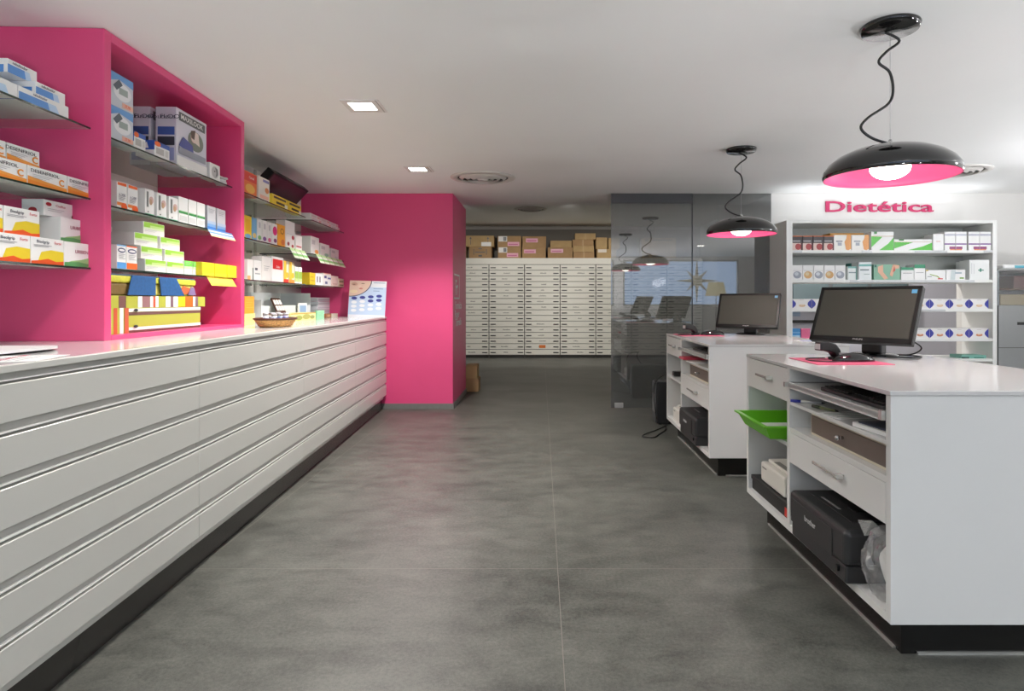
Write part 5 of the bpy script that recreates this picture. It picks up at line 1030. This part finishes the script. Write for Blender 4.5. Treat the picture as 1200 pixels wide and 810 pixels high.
# grey cabinet at the far right
gc = thing('steel_cabinet', 'grey steel cabinet with glazed upper part beside the white shelving', 'cabinet', (4.915, 6.69, 0)); GC = mat((150, 152, 152), 0.35, 0.3, name='grey_steel')
MB().box(0, 0.9, 0, 0.55, 0.05, 1.2, GC, 0.003, 1).build('lower_body', gc)
MB().box(0, 0.9, 0, 0.02, 1.2, 1.575, WINGLASS).build('glass_front', gc)
MB().box(0, 0.9, 0.53, 0.55, 1.2, 1.575, GC).box(0, 0.02, 0.02, 0.53, 1.2, 1.575, GC).box(0.88, 0.9, 0.02, 0.53, 1.2, 1.575, GC).build('upper_body', gc)
MB().box(-0.005, 0.905, -0.005, 0.555, 1.575, 1.59, GC).build('top', gc)
MB().box(0.03, 0.87, 0.05, 0.5, 1.37, 1.385, mat((110, 80, 60), 0.5, name='brown_shelf')).build('inner_shelf', gc)
MB().box(0.0, 0.9, -0.004, 0.0, 0.742, 0.748, DARKG).build('seam', gc); MB().box(0.2, 0.42, -0.006, 0.0, 0.99, 1.02, BLACK).build('handle', gc)
MB().box(0.02, 0.88, 0.02, 0.53, 0, 0.05, BLACK).build('plinth', gc)
tag(put(MB().box(0, 0.5, 0, 0.3, 0, 0.14, mat((110, 66, 60), 0.5, name='brown_case'), 0.005, 1).build('brown_case'), (5.2, 6.85, 1.3855)), 'brown case behind glass inside the steel cabinet', 'case')
tag(put(MB().box(0, 0.7, 0, 0.3, 0, 0.12, mat((170, 150, 116), 0.5, name='tan_case'), 0.005, 1).build('tan_case'), (5.05, 6.85, 1.2005)), 'tan case on floor of the glazed part of steel cabinet', 'case')
sca = thing('weighing_scale', 'white weighing scale with blue display on the steel cabinet', 'scale', (4.99, 6.72, 1.5905)); MB().box(0, 0.4, 0, 0.28, 0, 0.05, WHITE, 0.02, 4).build('platform', sca); MB().box(0.12, 0.3, -0.002, 0.006, 0.012, 0.04, mat((90, 170, 190), 0.3, name='display_blue')).build('display', sca)

# ================================================================== LIGHT, WORLD, CAMERA
w = bpy.data.worlds.new('daylight'); SC.world = w; w.use_nodes = True
w.node_tree.nodes['Background'].inputs['Color'].default_value = (0.55, 0.68, 0.90, 1); w.node_tree.nodes['Background'].inputs['Strength'].default_value = 1.0
for a, b_ in ((-2.3, -1.05), (-0.8, 2.05), (2.3, 5.55)):
    light('window_daylight', 'AREA', ((a + b_) / 2, -3.25, 1.75), 3.5 * (b_ - a), (190, 214, 250), (PI / 2, 0, 0), shape='RECTANGLE', size=b_ - a, size_y=1.3)
cam = bpy.data.cameras.new('camera'); co = bpy.data.objects.new('camera', cam); COL.objects.link(co)
co.location = (0, 0, EYE); co.rotation_euler = (PI / 2, 0, 0)
cam.sensor_width = 36; cam.lens = F / 1200 * 36; cam.shift_x = -(CX - 600) / 1200; cam.shift_y = -(405 - CY) / 1200; cam.clip_start = 0.05
SC.camera = co
vs = SC.view_settings; vs.view_transform = 'Standard'; vs.look = 'None'; vs.exposure = 0.38; vs.gamma = 1.0; vs.use_curve_mapping = False
SC.cycles.max_bounces = 10; SC.cycles.diffuse_bounces = 5; SC.cycles.transparent_max_bounces = 24; SC.cycles.glossy_bounces = 5
SC.cycles.use_denoising = True; SC.cycles.caustics_reflective = False; SC.cycles.caustics_refractive = False; SC.cycles.sample_clamp_indirect = 6.0
